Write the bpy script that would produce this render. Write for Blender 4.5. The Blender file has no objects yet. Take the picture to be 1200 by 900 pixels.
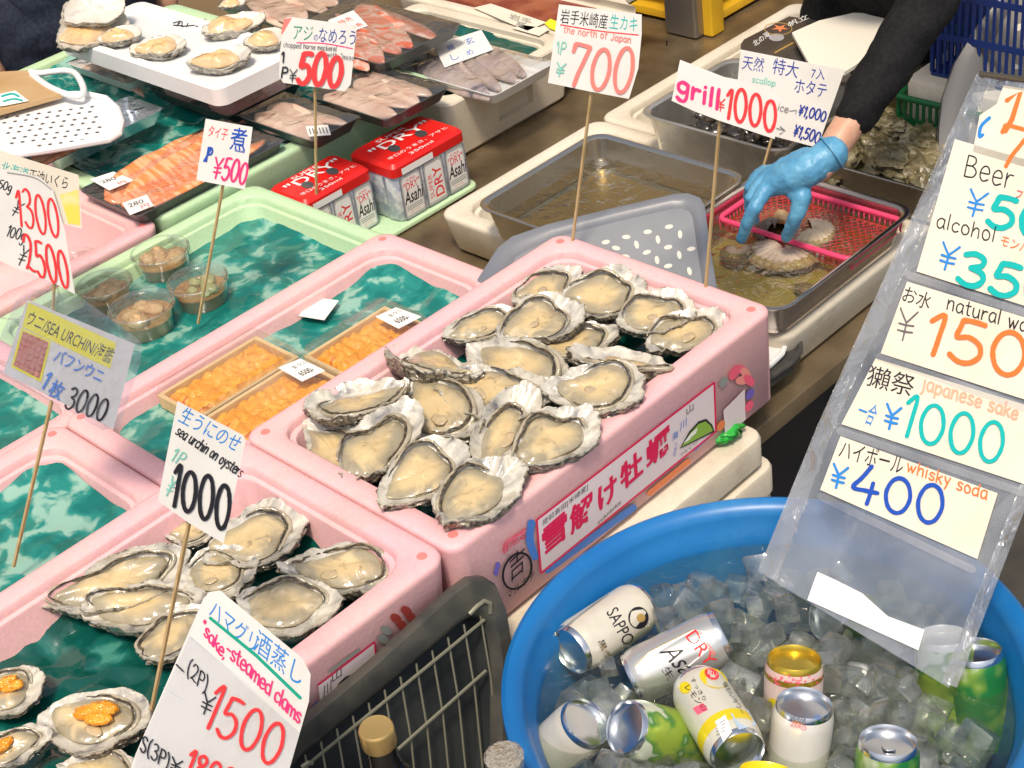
import bpy, math, random
import numpy as np
from mathutils import Vector, Matrix, noise
SC = bpy.context.scene
COL = SC.collection
R = math.radians
rnd = random.Random(7)

# ------------------------------------------------------------------ camera
CP = Vector((1.36112, -0.75325, 1.04970)); CE = (0.96624, 0.128477, 0.766159); FPX = 1835.9
cam_d = bpy.data.cameras.new('camera'); cam = bpy.data.objects.new('camera', cam_d); COL.objects.link(cam)
cam.location = CP; cam.rotation_euler = CE; cam_d.sensor_width = 36; cam_d.lens = 36 * FPX / 1200
cam_d.clip_start = .05; cam_d.clip_end = 500; SC.camera = cam
cam_d.dof.use_dof = False
# ------------------------------------------------------------------ world, sun, exposure
w = bpy.data.worlds.new('World'); SC.world = w; w.use_nodes = True
nt = w.node_tree; bg = nt.nodes['Background']
sky = nt.nodes.new('ShaderNodeTexSky'); sky.sky_type = 'NISHITA'; sky.sun_disc = False
SUN_EL, SUN_AZ = R(64), R(140)          # azimuth: clockwise from +Y
sky.sun_elevation = SUN_EL; sky.sun_rotation = SUN_AZ; sky.dust_density = 4; sky.air_density = 1; sky.ozone_density = .6
hs = nt.nodes.new('ShaderNodeHueSaturation'); hs.inputs['Saturation'].default_value = .6
nt.links.new(sky.outputs[0], hs.inputs['Color']); nt.links.new(hs.outputs[0], bg.inputs['Color'])
bg.inputs['Strength'].default_value = .10
sl = bpy.data.lights.new('sun', 'SUN'); sl.energy = 2.0; sl.angle = R(10); sl.color = (1, .86, .68)
so = bpy.data.objects.new('sun', sl); COL.objects.link(so)
sd = Vector((math.sin(SUN_AZ) * math.cos(SUN_EL), math.cos(SUN_AZ) * math.cos(SUN_EL), math.sin(SUN_EL)))
so.rotation_euler = sd.to_track_quat('Z', 'Y').to_euler(); so.location = sd * 5
SC.view_settings.view_transform = 'Standard'; SC.view_settings.look = 'None'
SC.view_settings.exposure = 0.6; SC.view_settings.gamma = 1; SC.view_settings.use_curve_mapping = False
SC.render.engine = 'CYCLES'
cy = SC.cycles; cy.max_bounces = 14; cy.transparent_max_bounces = 24; cy.transmission_bounces = 10; cy.glossy_bounces = 5; cy.diffuse_bounces = 4
cy.use_denoising = True; cy.sample_clamp_indirect = 6

# ------------------------------------------------------------------ pixel -> place helpers (photo pixels, 1200 x 900)
from mathutils import Euler
CM = Euler(CE).to_matrix()
FWD = -(CM @ Vector((0, 0, 1)))
def ray(x, y): return (CM @ Vector(((x - 600) / FPX, -(y - 450) / FPX, -1))).normalized()
def at(x, y, z=0.):
    d = ray(x, y); return CP + d * ((z - CP.z) / d.z)
class Plane:
    def __init__(s, p, n): s.p = Vector(p); s.n = Vector(n).normalized(); s.n *= -1 if s.n.dot(CP - s.p) < 0 else 1
    def hit(s, x, y):
        d = ray(x, y); return CP + d * ((s.p - CP).dot(s.n) / d.dot(s.n)), s.n
class Cyl:
    def __init__(s, a, b, r): s.a = Vector(a); s.u = (Vector(b) - s.a).normalized(); s.r = r
    def hit(s, x, y):
        d = ray(x, y); m = CP - s.a
        dp = d - s.u * d.dot(s.u); mp = m - s.u * m.dot(s.u)
        A = dp.dot(dp); B = dp.dot(mp); C = mp.dot(mp) - s.r ** 2
        q = max(B * B - A * C, 0); t = (-B - math.sqrt(q)) / A
        p = CP + d * t; n = p - s.a; n -= s.u * n.dot(s.u)
        return s.a + s.u * (p - s.a).dot(s.u) + n.normalized() * s.r, n.normalized()

# ------------------------------------------------------------------ materials
MATS = {}
def M(name, col, rough=.5, metal=0., col2=None, ns=20., nd=3., lo=.4, hi=.6, bump=None, coat=0., trans=0., ior=1.45, sss=0., col3=None, spec=.5, dist=0., rvar=0., stretch=None, emit=None, speck=0., stain=None):
    if name in MATS: return MATS[name]
    m = bpy.data.materials.new(name); m.use_nodes = True; t = m.node_tree; b = t.nodes['Principled BSDF']; N = t.nodes.new; Lk = t.links.new
    tc = N('ShaderNodeTexCoord'); vec = tc.outputs['Object']
    if stretch:
        mp = N('ShaderNodeMapping'); mp.inputs['Scale'].default_value = stretch; Lk(vec, mp.inputs[0]); vec = mp.outputs[0]
    b.inputs['Base Color'].default_value = (*col, 1); b.inputs['Roughness'].default_value = rough; b.inputs['Metallic'].default_value = metal
    b.inputs['Coat Weight'].default_value = coat; b.inputs['Coat Roughness'].default_value = .04; b.inputs['Transmission Weight'].default_value = trans; b.inputs['IOR'].default_value = ior
    b.inputs['Specular IOR Level'].default_value = spec
    if sss:
        b.inputs['Subsurface Weight'].default_value = sss; b.inputs['Subsurface Radius'].default_value = (.01, .006, .004); b.inputs['Subsurface Scale'].default_value = 1
    if emit: b.inputs['Emission Color'].default_value = (*col, 1); b.inputs['Emission Strength'].default_value = emit
    if col2:
        n = N('ShaderNodeTexNoise'); n.inputs['Scale'].default_value = ns; n.inputs['Detail'].default_value = nd; n.inputs['Distortion'].default_value = dist; Lk(vec, n.inputs['Vector'])
        r = N('ShaderNodeValToRGB'); r.color_ramp.elements[0].position = lo; r.color_ramp.elements[1].position = hi
        r.color_ramp.elements[0].color = (*col, 1); r.color_ramp.elements[1].color = (*col2, 1)
        if col3: e = r.color_ramp.elements.new(min(.98, hi + (hi - lo) * .6)); e.color = (*col3, 1)
        Lk(n.outputs[0], r.inputs[0]); Lk(r.outputs[0], b.inputs['Base Color'])
        if rvar:
            mr = N('ShaderNodeMapRange'); mr.inputs[3].default_value = max(.02, rough - rvar); mr.inputs[4].default_value = rough + rvar; Lk(n.outputs[0], mr.inputs[0]); mr.inputs[1].default_value = .3; mr.inputs[2].default_value = .7; Lk(mr.outputs[0], b.inputs['Roughness'])
    if stain:
        sn = N('ShaderNodeTexNoise'); sn.inputs['Scale'].default_value = 7; sn.inputs['Detail'].default_value = 7; sn.inputs['Roughness'].default_value = .7; Lk(vec, sn.inputs['Vector'])
        sr = N('ShaderNodeMapRange'); sr.inputs[1].default_value = .54; sr.inputs[2].default_value = .78; sr.inputs[4].default_value = stain[1]; Lk(sn.outputs[0], sr.inputs[0])
        sx = N('ShaderNodeMix'); sx.data_type = 'RGBA'; Lk(sr.outputs[0], sx.inputs[0]); Lk(b.inputs['Base Color'].links[0].from_socket, sx.inputs[6]); sx.inputs[7].default_value = (*stain[0], 1); Lk(sx.outputs[2], b.inputs['Base Color'])
    if speck:
        vo = N('ShaderNodeTexVoronoi'); vo.inputs['Scale'].default_value = 230; Lk(vec, vo.inputs['Vector']); vr = N('ShaderNodeMapRange'); vr.inputs[3].default_value = 1 - speck; vr.inputs[4].default_value = 1.0; Lk(vo.outputs['Color'], vr.inputs[0])
        vm = N('ShaderNodeMix'); vm.data_type = 'RGBA'; vm.blend_type = 'MULTIPLY'; vm.inputs[0].default_value = 1; Lk(b.inputs['Base Color'].links[0].from_socket, vm.inputs[6]); Lk(vr.outputs[0], vm.inputs[7]); Lk(vm.outputs[2], b.inputs['Base Color'])
    if bump:
        bs, bst = bump[:2]; kind = bump[2] if len(bump) > 2 else 'noise'
        if kind == 'vor': n2 = N('ShaderNodeTexVoronoi'); n2.inputs['Scale'].default_value = bs
        else: n2 = N('ShaderNodeTexNoise'); n2.inputs['Scale'].default_value = bs; n2.inputs['Detail'].default_value = 4
        Lk(vec, n2.inputs['Vector']); bp = N('ShaderNodeBump'); bp.inputs['Strength'].default_value = bst; bp.inputs['Distance'].default_value = bump[3] if len(bump) > 3 else .002
        Lk(n2.outputs[0], bp.inputs['Height']); Lk(bp.outputs[0], b.inputs['Normal'])
        if coat: Lk(bp.outputs[0], b.inputs['Coat Normal'])
    MATS[name] = m; return m
def film(name, tint=(.97, .98, .98), refl=1., rough=.05, bump=None, haze=0., hazecol=(.8, .82, .85), face=None):
    """thin clear plastic or a water surface: see-through with a Fresnel sheen, optional milky scatter"""
    if name in MATS: return MATS[name]
    m = bpy.data.materials.new(name); m.use_nodes = True; t = m.node_tree; N = t.nodes.new; Lk = t.links.new
    t.nodes.remove(t.nodes['Principled BSDF']); out = t.nodes['Material Output']
    tr = N('ShaderNodeBsdfTransparent'); tr.inputs[0].default_value = (*tint, 1)
    gl = N('ShaderNodeBsdfGlossy'); gl.inputs['Roughness'].default_value = rough
    fr = N('ShaderNodeLayerWeight'); fr.inputs['Blend'].default_value = .5
    pw = N('ShaderNodeMath'); pw.operation = 'POWER'; pw.inputs[1].default_value = 5; Lk(fr.outputs['Facing'], pw.inputs[0])
    mu = N('ShaderNodeMath'); mu.operation = 'MULTIPLY_ADD'; mu.inputs[1].default_value = .9 * refl; mu.inputs[2].default_value = .035 * refl; mu.use_clamp = True; Lk(pw.outputs[0], mu.inputs[0])
    mx = N('ShaderNodeMixShader'); Lk(mu.outputs[0], mx.inputs[0])
    base = tr.outputs[0]
    if haze:
        df = N('ShaderNodeBsdfDiffuse'); df.inputs[0].default_value = (*hazecol, 1); m2 = N('ShaderNodeMixShader'); m2.inputs[0].default_value = haze
        tc = N('ShaderNodeTexCoord'); n = N('ShaderNodeTexNoise'); n.inputs['Scale'].default_value = 9; n.inputs['Detail'].default_value = 3; Lk(tc.outputs['Object'], n.inputs['Vector'])
        mr = N('ShaderNodeMapRange'); mr.inputs[1].default_value = .35; mr.inputs[2].default_value = .7; mr.inputs[3].default_value = haze * .4; mr.inputs[4].default_value = haze * 1.6; Lk(n.outputs[0], mr.inputs[0]); Lk(mr.outputs[0], m2.inputs[0])
        Lk(tr.outputs[0], m2.inputs[1]); Lk(df.outputs[0], m2.inputs[2]); base = m2.outputs[0]
    Lk(base, mx.inputs[1]); Lk(gl.outputs[0], mx.inputs[2]); Lk(mx.outputs[0], out.inputs[0])
    if bump:
        tc = N('ShaderNodeTexCoord'); n2 = N('ShaderNodeTexNoise'); n2.inputs['Scale'].default_value = bump[0]; n2.inputs['Detail'].default_value = 3; n2.inputs['Distortion'].default_value = .8
        Lk(tc.outputs['Object'], n2.inputs['Vector']); bp = N('ShaderNodeBump'); bp.inputs['Strength'].default_value = bump[1]; bp.inputs['Distance'].default_value = .01
        Lk(n2.outputs[0], bp.inputs['Height']); Lk(bp.outputs[0], gl.inputs['Normal']); Lk(bp.outputs[0], fr.inputs['Normal'])
    MATS[name] = m; return m

# ------------------------------------------------------------------ mesh helpers
def basis(o):
    m = Matrix()
    while o: m = o.matrix_basis @ m; o = o.parent
    return m
class MB:
    def __init__(s): s.v = []; s.f = []; s.m = []
    def add(s, vs, fs, mi=0):
        k = len(s.v); s.v += [tuple(p) for p in vs]; s.f += [tuple(i + k for i in f) for f in fs]; s.m += [mi] * len(fs); return s
    def loft(s, loops, c0=True, c1=True, mi=0, closed=True):
        n = len(loops[0]); vs = [p for l in loops for p in l]; fs = []
        for k in range(len(loops) - 1):
            for i in range(n if closed else n - 1):
                j = (i + 1) % n; fs.append((k * n + i, k * n + j, (k + 1) * n + j, (k + 1) * n + i))
        if c0: fs.append(tuple(range(n - 1, -1, -1)))
        if c1: fs.append(tuple((len(loops) - 1) * n + i for i in range(n)))
        return s.add(vs, fs, mi)
    def box(s, x0, x1, y0, y1, z0, z1, mi=0):
        v = [(x0, y0, z0), (x1, y0, z0), (x1, y1, z0), (x0, y1, z0), (x0, y0, z1), (x1, y0, z1), (x1, y1, z1), (x0, y1, z1)]
        return s.add(v, [(3, 2, 1, 0), (4, 5, 6, 7), (0, 1, 5, 4), (1, 2, 6, 5), (2, 3, 7, 6), (3, 0, 4, 7)], mi)
    def rbox(s, x0, x1, y0, y1, z0, z1, r=.004, rc=.01, mi=0, n=4):
        L = [rr(x0 + r, x1 - r, y0 + r, y1 - r, rc, z0, n), rr(x0, x1, y0, y1, rc, z0 + r, n), rr(x0, x1, y0, y1, rc, z1 - r, n), rr(x0 + r * .3, x1 - r * .3, y0 + r * .3, y1 - r * .3, rc, z1 - r * .3, n), rr(x0 + r, x1 - r, y0 + r, y1 - r, rc, z1, n)]
        return s.loft(L, mi=mi)
    def tube(s, pts, r, n=8, mi=0, closed=False):
        pts = [Vector(p) for p in pts]; L = []; up = None; K = len(pts)
        rs = r if isinstance(r, (list, tuple)) else [r] * K
        for i, p in enumerate(pts):
            a = pts[(i - 1) % K] if (i > 0 or closed) else p; b = pts[(i + 1) % K] if (i < K - 1 or closed) else p
            t = (b - a).normalized()
            if up is None: up = t.orthogonal().normalized()
            up = (up - t * up.dot(t)); up = up.normalized() if up.length > 1e-6 else t.orthogonal().normalized(); q = t.cross(up)
            L.append([p + (up * math.cos(2 * math.pi * k / n) + q * math.sin(2 * math.pi * k / n)) * rs[i] for k in range(n)])
        if closed: L.append(L[0])
        return s.loft(L, not closed, not closed, mi)
    def lathe(s, prof, n=40, o=(0, 0, 0), mi=0, c0=True, c1=True):
        return s.loft([[(o[0] + r * math.cos(2 * math.pi * k / n), o[1] + r * math.sin(2 * math.pi * k / n), o[2] + z) for k in range(n)] for r, z in prof], c0, c1, mi)
    def blob(s, c, rx, ry, rz, seed=0, amp=.15, fr=1.5, nu=20, nv=12, mi=0, rot=0., flat=1.):
        vs = []; cr, sr = math.cos(rot), math.sin(rot)
        for j in range(nv + 1):
            ph = -math.pi / 2 + math.pi * j / nv
            for i in range(nu):
                a = 2 * math.pi * i / nu; d = Vector((math.cos(ph) * math.cos(a), math.cos(ph) * math.sin(a), math.sin(ph)))
                k = 1 + amp * noise.fractal(d * fr + Vector((seed * 3.1, seed * 1.7, 0)), 1, 2, 3)
                x, y, z = d.x * rx * k, d.y * ry * k, d.z * rz * k
                if z < 0: z *= flat
                vs.append((c[0] + x * cr - y * sr, c[1] + x * sr + y * cr, c[2] + z))
        fs = [(j * nu + i, j * nu + (i + 1) % nu, (j + 1) * nu + (i + 1) % nu, (j + 1) * nu + i) for j in range(nv) for i in range(nu)]
        return s.add(vs, fs, mi)
    def build(s, name, mats, parent=None, smooth=40, world=True, attr=None):
        me = bpy.data.meshes.new(name); me.from_pydata([tuple(v) for v in s.v], [], s.f)
        mats = mats if isinstance(mats, (list, tuple)) else [mats]
        for m in mats: me.materials.append(m)
        if len(mats) > 1: me.polygons.foreach_set('material_index', s.m)
        if attr is not None:
            for an, vals in attr.items():
                a = me.attributes.new(an, 'FLOAT', 'POINT'); a.data.foreach_set('value', vals)
        if smooth is not None:
            me.shade_smooth()
            if smooth < 180: me.set_sharp_from_angle(angle=R(smooth))
        me.update()
        o = bpy.data.objects.new(name, me); COL.objects.link(o)
        if parent:
            if world: me.transform(basis(parent).inverted())
            o.parent = parent
        return o
def rr(x0, x1, y0, y1, r, z, n=6):
    r = min(r, (x1 - x0) / 2 - 1e-4, (y1 - y0) / 2 - 1e-4); o = []
    for cx, cy_, a0 in ((x1 - r, y1 - r, 0), (x0 + r, y1 - r, 90), (x0 + r, y0 + r, 180), (x1 - r, y0 + r, 270)):
        for k in range(n + 1):
            a = R(a0 + 90 * k / n); o.append((cx + r * math.cos(a), cy_ + r * math.sin(a), z))
    return o
def tag(o, label, cat, group=None, kind=None):
    o['label'] = label
    if cat: o['category'] = cat
    if group: o['group'] = group
    if kind: o['kind'] = kind
    return o
def thing(name, label, cat, loc=(0, 0, 0), group=None, mat=None):
    o = bpy.data.objects.new(name, None); o.empty_display_size = .03; COL.objects.link(o)
    if mat is not None: o.matrix_basis = mat
    else: o.location = loc
    o.matrix_basis = o.matrix_basis
    return tag(o, label, cat, group)
def plain(o, kind='structure'): o['kind'] = kind; return o
def pxrect(N_, L_, R_, z):
    n, l, r = at(*N_, z), at(*L_, z), at(*R_, z); return (l.x, n.x, n.y, r.y)     # x0,x1,y0,y1

# ------------------------------------------------------------------ lettering
G = {'0': (6, "3,9 1.2,7.8 .3,4.5 1.2,1.2 3,0 4.8,1.2 5.7,4.5 4.8,7.8 3,9"), '1': (2.6, ".2,7 2.2,9 1.9,4 1.5,0"),
 '2': (5.6, ".5,7 1.6,8.8 3.6,9 4.9,7.6 4.4,5.5 2.4,2.4 .3,.3|.3,.3 1.8,.9 3.6,.4 5.6,.4"), '3': (5.4, ".6,8.1 2.5,9 4.3,8.2 4.2,6.2 2.2,4.9|2.2,4.9 4.5,4.2 5.1,2.3 3.8,.3 1.8,0 .2,1"),
 '4': (6, "3.4,9 1.8,5.8 .2,3 3,3 5.8,3.2|4.4,5.2 4.2,2.5 3.9,0"), '5': (5.6, "5.2,8.9 3.4,9 1.5,8.7|1.5,8.7 1.2,7 .9,4.9 3,5.5 4.9,4.4 5.2,2.2 3.7,.3 1.8,0 .2,1"),
 '6': (5.6, "4.2,9 2,6.6 .5,3.2 1.3,.6 3.2,0 5,1.6 4.6,3.8 2.6,4.4 .8,2.8"), '7': (5.8, ".4,7.2 .6,8.2 .9,8.9 3.2,8.9 5.5,8.7|5.5,8.7 4.2,5.4 3,2.5 2.4,0"),
 '8': (5.4, "4.6,7.8 3,9 1,8 1.4,6 4,4.2 5,2 3,0 .6,1.6 1.6,4 4,6 4.6,7.8"), '9': (5.4, "4.8,7.6 3,9 .8,7.8 .7,5.6 2.6,4.7 4.6,6 4.8,7.8|4.8,7.8 4.6,4 4,0"),
 '¥': (5.4, ".2,9 1.4,7 2.6,5.2|5.2,9.2 3.8,7 2.6,5.2|2.6,5.2 2.6,2.6 2.5,-.2|.6,4.5 2.6,4.5 4.8,4.8|.6,2.5 2.6,2.5 4.8,2.8"),
 'a': (4.6, "4.2,5.4 2.2,6 .5,4.2 .6,1.4 2.2,0 4,2 4.3,5.6|4.3,5.6 4.2,2 4.7,0"), 'b': (4.6, ".6,9.4 .5,4 .5,0|.5,3 2.2,5.8 4.2,4.6 4.2,1.6 2.4,0 .5,1"), 'c': (4, "4,5 2.4,6 .6,4.4 .5,1.6 2,0 4,1"),
 'd': (4.8, "4.2,5 2.4,6 .6,4.4 .5,1.6 2,0 4.2,1.6|4.4,9.4 4.3,5 4.4,0"), 'e': (4.4, ".5,3 2.4,3.1 4.2,3.5 3.6,5.6 2,6 .6,4.4 .5,1.6 2,0 4.2,1"), 'f': (3.6, "3.6,9 2.2,9.2 1.5,7.5 1.5,0|.2,5.8 3.2,6"),
 'g': (4.6, "4.2,5.4 2.2,6 .5,4.2 .8,1.8 2.4,1 4.1,2.6 4.3,5.6|4.3,5.6 4.2,0 3.4,-2.8 1.6,-3.2 .3,-2.2"), 'h': (4.6, ".5,9.4 .5,4 .4,0|.5,3 2,5.8 3.8,5.4 4.1,3 4.2,0"), 'i': (1.4, ".7,6 .7,3 .7,0|.7,8.2 .8,8.5"),
 'j': (2, "1.4,6 1.4,0 .8,-2.6 0,-3"), 'k': (4.2, ".5,9.4 .5,4 .5,0|4,6 2.2,4.2 .6,2.8|1.6,3.6 3,1.6 4.2,0"), 'l': (1.4, ".8,9.4 .7,5 .7,0"), 'm': (6.8, ".5,6 .5,3 .5,0|.5,3.4 1.8,5.8 3.2,5 3.4,0|3.4,3.4 4.8,5.8 6.2,5 6.5,0"),
 'n': (4.6, ".5,6 .5,3 .5,0|.5,3.2 2,5.8 3.8,5.4 4.1,3 4.2,0"), 'o': (4.6, "2.4,6 .7,5 .5,2 2,0 4,1 4.3,4 2.4,6"), 'p': (4.6, ".5,6 .5,1 .5,-3|.5,3.4 2.2,6 4.2,4.8 4.2,1.8 2.4,0 .5,1.2"),
 'r': (3.4, ".5,6 .5,3 .5,0|.5,3 1.6,5.4 3.4,5.6"), 's': (4, "3.8,5.2 2.2,6 .7,5 1.4,3.4 3.4,2.4 3.6,.8 2,0 .3,.8"), 't': (3.4, "1.5,8.4 1.5,4 1.8,.6 3.2,.2|.2,5.8 3.2,6"), 'u': (4.6, ".5,6 .5,2 1.8,0 3.6,1 4.2,3.4|4.2,6 4.2,3 4.4,0"),
 'v': (4.2, ".3,6 1.4,3 2.2,0|4.2,6 3.2,3 2.2,0"), 'w': (6.4, ".3,6 1.2,2.6 1.8,0|3.2,5 2.6,2.6 1.8,0|3.2,5 3.8,2.4 4.5,0|6.2,6 5.4,3 4.5,0"), 'y': (4.4, ".4,6 1.2,3.6 2.4,1.8|4.2,6 3,2 1.6,-3"), 'x': (4, ".3,6 4,0|4,6 .3,0"),
 'z': (4.2, ".4,5.8 4,6 .4,.2 4.2,.2"), 'q': (4.6, "4.2,5.4 2.2,6 .5,4.2 .8,1.2 2.4,0 4.1,2|4.3,6 4.2,0 4.2,-3"),
 'B': (5.4, ".6,9 .5,4 .5,0|.6,9 3.6,8.8 4.3,6.8 2.8,5 .6,4.8|.6,4.8 3.6,4.8 5.2,2.8 4,.5 .5,0"), 'P': (5, ".6,9 .5,4 .5,0|.6,8.6 3.2,9 4.8,7.4 4,5 .6,4.2"), 'S': (5, "4.6,7.6 3,9 .9,8 1.2,5.6 4,3.8 4.6,1.6 2.6,0 .3,1.4"),
 'J': (4, "3.4,9 3.4,3 2.6,.2 1,0 .2,1.6"), '-': (3.4, ".3,3.6 3.2,3.6"), '/': (3, ".2,-.4 2.8,9.4"), '"': (2.2, ".6,9.6 .3,7.6|1.8,9.6 1.5,7.6"), '(': (2.4, "2.2,10 .6,7 .6,2 2.2,-1"), ')': (2.4, ".2,10 1.8,7 1.8,2 .2,-1"), ',': (1.2, ".8,.6 .3,-1.4"), '.': (1.2, ".6,.3 .7,.1"), ' ': (2.6, "")}
def catmull(p, k=6):
    if len(p) < 3: return p
    o = []; q = [p[0]] + p + [p[-1]]
    if p[0] == p[-1]: q[0] = p[-2]; q[-1] = p[1]
    for i in range(1, len(q) - 2):
        a, b, c, d = (np.array(x) for x in q[i - 1:i + 3])
        for j in range(k):
            t = j / k; o.append(tuple(.5 * (2 * b + (c - a) * t + (2 * a - 5 * b + 4 * c - d) * t * t + (3 * b - a - 3 * c + d) * t ** 3)))
    o.append(tuple(p[-1])); return o
_txt = {}
def glyphs(s, bold=0.):
    if (s, bold) not in _txt:
        c = bpy.data.curves.new('lettering', 'FONT'); c.body = s; c.size = 1; c.offset = bold; c.resolution_u = 3
        o = bpy.data.objects.new('lettering', c); COL.objects.link(o)
        me = bpy.data.meshes.new_from_object(o.evaluated_get(bpy.context.evaluated_depsgraph_get()))
        vs = [(v.co.x, v.co.y) for v in me.vertices]; fs = [tuple(p.vertices) for p in me.polygons]
        bpy.data.objects.remove(o); bpy.data.meshes.remove(me); bpy.data.curves.remove(c); _txt[(s, bold)] = (vs, fs)
    return _txt[(s, bold)]
class Ink:
    """lettering and marks laid on one surface; positions are given where they appear in the photograph"""
    def __init__(s, surf, lift=.00028): s.S = surf; s.mb = MB(); s.mats = []; s.k = 0; s.lift = lift
    def mi(s, m):
        if m not in s.mats: s.mats.append(m)
        return s.mats.index(m)
    def P(s, q):
        p, n = s.S.hit(*q); return p + n * (s.lift + s.k * .00003)
    def poly(s, pts, m): s.k += 1; s.mb.add([s.P(q) for q in pts], [tuple(range(len(pts)))], s.mi(m)); return s
    def line(s, pts, wd, m, smooth=False, taper=False):
        s.k += 1
        if smooth: pts = catmull([tuple(p) for p in pts])
        pts = [np.array(p, float) for p in pts]; keep = [pts[0]]
        for p in pts[1:]:
            if np.linalg.norm(p - keep[-1]) > .15: keep.append(p)
        pts = keep
        if len(pts) == 1: pts.append(pts[0] + np.array((wd * .4, 0)))
        L = []; n = len(pts); h = wd / 2
        for i, p in enumerate(pts):
            t = pts[min(i + 1, n - 1)] - pts[max(i - 1, 0)]; t = t / (np.linalg.norm(t) + 1e-9); nn = np.array((-t[1], t[0]))
            if i == 0: L += [(p - t * h * .8 + nn * h * .5, p - t * h * .8 - nn * h * .5)]
            hh = h * (1 + .16 * noise.noise(Vector((p[0] * .22, p[1] * .22, wd)))); L.append((p + nn * hh, p - nn * hh))
            if i == n - 1: L += [(p + t * h * .8 + nn * h * .5, p + t * h * .8 - nn * h * .5)]
        vs = [s.P(q) + (s.S.hit(*q)[1] * (j * .000003)) for j, pr in enumerate(L) for q in pr]
        s.mb.add(vs, [(2 * i, 2 * i + 1, 2 * i + 3, 2 * i + 2) for i in range(len(L) - 1)], s.mi(m)); return s
    def hand(s, txt, p0, p1, h, m, wd=3, up=None, slant=0., gap=1.3):
        p0 = np.array(p0, float); p1 = np.array(p1, float); d = p1 - p0; L = np.linalg.norm(d)
        if up is None: up = np.array((d[1], -d[0])) / L
        else: up = np.array(up, float); up /= np.linalg.norm(up)
        tot = sum(G[c][0] + gap for c in txt) - gap; x = 0.
        for c in txt:
            wc, st = G[c]; jy = rnd.uniform(-.25, .25); js = rnd.uniform(.94, 1.06)
            for k in st.split('|') if st else []:
                q = [tuple(float(a) for a in t.split(',')) for t in k.split()]
                q = catmull(q) if len(q) > 2 else q
                s.line([p0 + d * ((x + a + slant * b) / tot) + up * ((b * js + jy) * h / 9) for a, b in q], wd, m)
            x += wc + gap
        return s
    def type(s, txt, p0, p1, h, m, bold=0., up=None, shear=0.):
        vs, fs = glyphs(txt, bold)
        if not vs: return s
        s.k += 1
        p0 = np.array(p0, float); p1 = np.array(p1, float); d = p1 - p0; L = np.linalg.norm(d)
        if up is None: up = np.array((d[1], -d[0])) / L
        else: up = np.array(up, float); up /= np.linalg.norm(up)
        x0 = min(v[0] for v in vs); x1 = max(v[0] for v in vs); y0 = min(v[1] for v in vs); y1 = max(v[1] for v in vs)
        s.mb.add([s.P(p0 + d * ((a - x0) / (x1 - x0) + shear * (b - y0)) + up * (b - y0) / (y1 - y0) * h) for a, b in vs], fs, s.mi(m)); return s
    def ring(s, c, rx, ry, wd, m, rot=0., n=40):
        cr, sr = math.cos(rot), math.sin(rot)
        return s.line([(c[0] + rx * math.cos(a) * cr - ry * math.sin(a) * sr, c[1] + rx * math.cos(a) * sr + ry * math.sin(a) * cr) for a in np.linspace(0, 2 * math.pi, n + 1)], wd, m)
    def disc(s, c, rx, ry, m, rot=0., n=24):
        cr, sr = math.cos(rot), math.sin(rot)
        return s.poly([(c[0] + rx * math.cos(a) * cr - ry * math.sin(a) * sr, c[1] + rx * math.cos(a) * sr + ry * math.sin(a) * cr) for a in np.linspace(0, 2 * math.pi, n, endpoint=False)], m)
    def build(s, name, parent): return s.mb.build(name, s.mats, parent, smooth=None)
def slab(mb, poly, S, th, mi=0, back=0.):
    """a sheet with real thickness on a surface: front outline and the same outline th behind it"""
    a = [S.hit(*q) for q in poly]; f = [p - n * back for p, n in a]; b = [p - n * (th + back) for p, n in a]
    return mb.loft([f, b], mi=mi)

RED = M('red marker', (.78, .035, .04), .45); PINKM = M('pink marker', (.85, .03, .18), .45); BLK = M('black marker', (.012, .012, .018), .4); BLU = M('blue marker', (.01, .07, .42), .45)
LBLU = M('light blue marker', (.02, .22, .62), .45); TEAL = M('teal marker', (.0, .42, .40), .45); GRNM = M('green marker', (.0, .25, .12), .45); ORG = M('orange marker', (.85, .17, .03), .45); GRY = M('grey pen', (.12, .11, .12), .5)
REDF = M('pale red marker', (.85, .2, .17), .45); TEALF = M('pale teal marker', (.2, .55, .45), .45); NAVY = M('navy marker', (.02, .04, .3), .4)
YEL = M('yellow print', (.85, .78, .03), .4); WHT = M('white print', (.85, .84, .82), .4); PRED = M('magenta red print', (.72, .012, .09), .5); VIO = M('violet print', (.16, .12, .5), .5); ORP = M('orange print', (.78, .22, .08), .5); GRP = M('green print', (.25, .45, .06), .5); SBL = M('sky blue print', (.06, .2, .6), .5); GYP = M('grey green print', (.28, .3, .28), .5); PNK = M('pink print', (.85, .12, .2), .5); BRD = M('deep red print', (.35, .05, .04), .5); GOLD = M('gold print', (.6, .4, .12), .4, .5)

# ================================================================== the place
asph = M('wet concrete', (.05, .048, .045), .45, col2=(.085, .08, .072), ns=6, bump=(60, .3))
fl = MB().box(-30, 30, -30, 30, -.95, -.9).build('floor', asph); plain(fl)
STEEL = M('stainless steel', (.72, .68, .60), .24, 1., col2=(.60, .55, .45), ns=14, nd=5, lo=.35, hi=.7, rvar=.08, bump=(90, .05))
STEELD = M('stained steel', (.30, .25, .17), .38, 1., col2=(.17, .13, .08), ns=9, nd=6, lo=.35, hi=.7, rvar=.1, bump=(60, .15))
TOPM = M('worn steel counter top', (.26, .20, .12), .34, .55, col2=(.12, .085, .05), ns=11, nd=6, lo=.35, hi=.68, rvar=.12, bump=(120, .2))
DARK = M('dark painted panel', (.018, .017, .018), .6, col2=(.03, .028, .026), ns=8)
ct = thing('market_counter', 'long brown stained metal counter under the seafood crates', 'counter', (0, 0, -.9))
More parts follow.
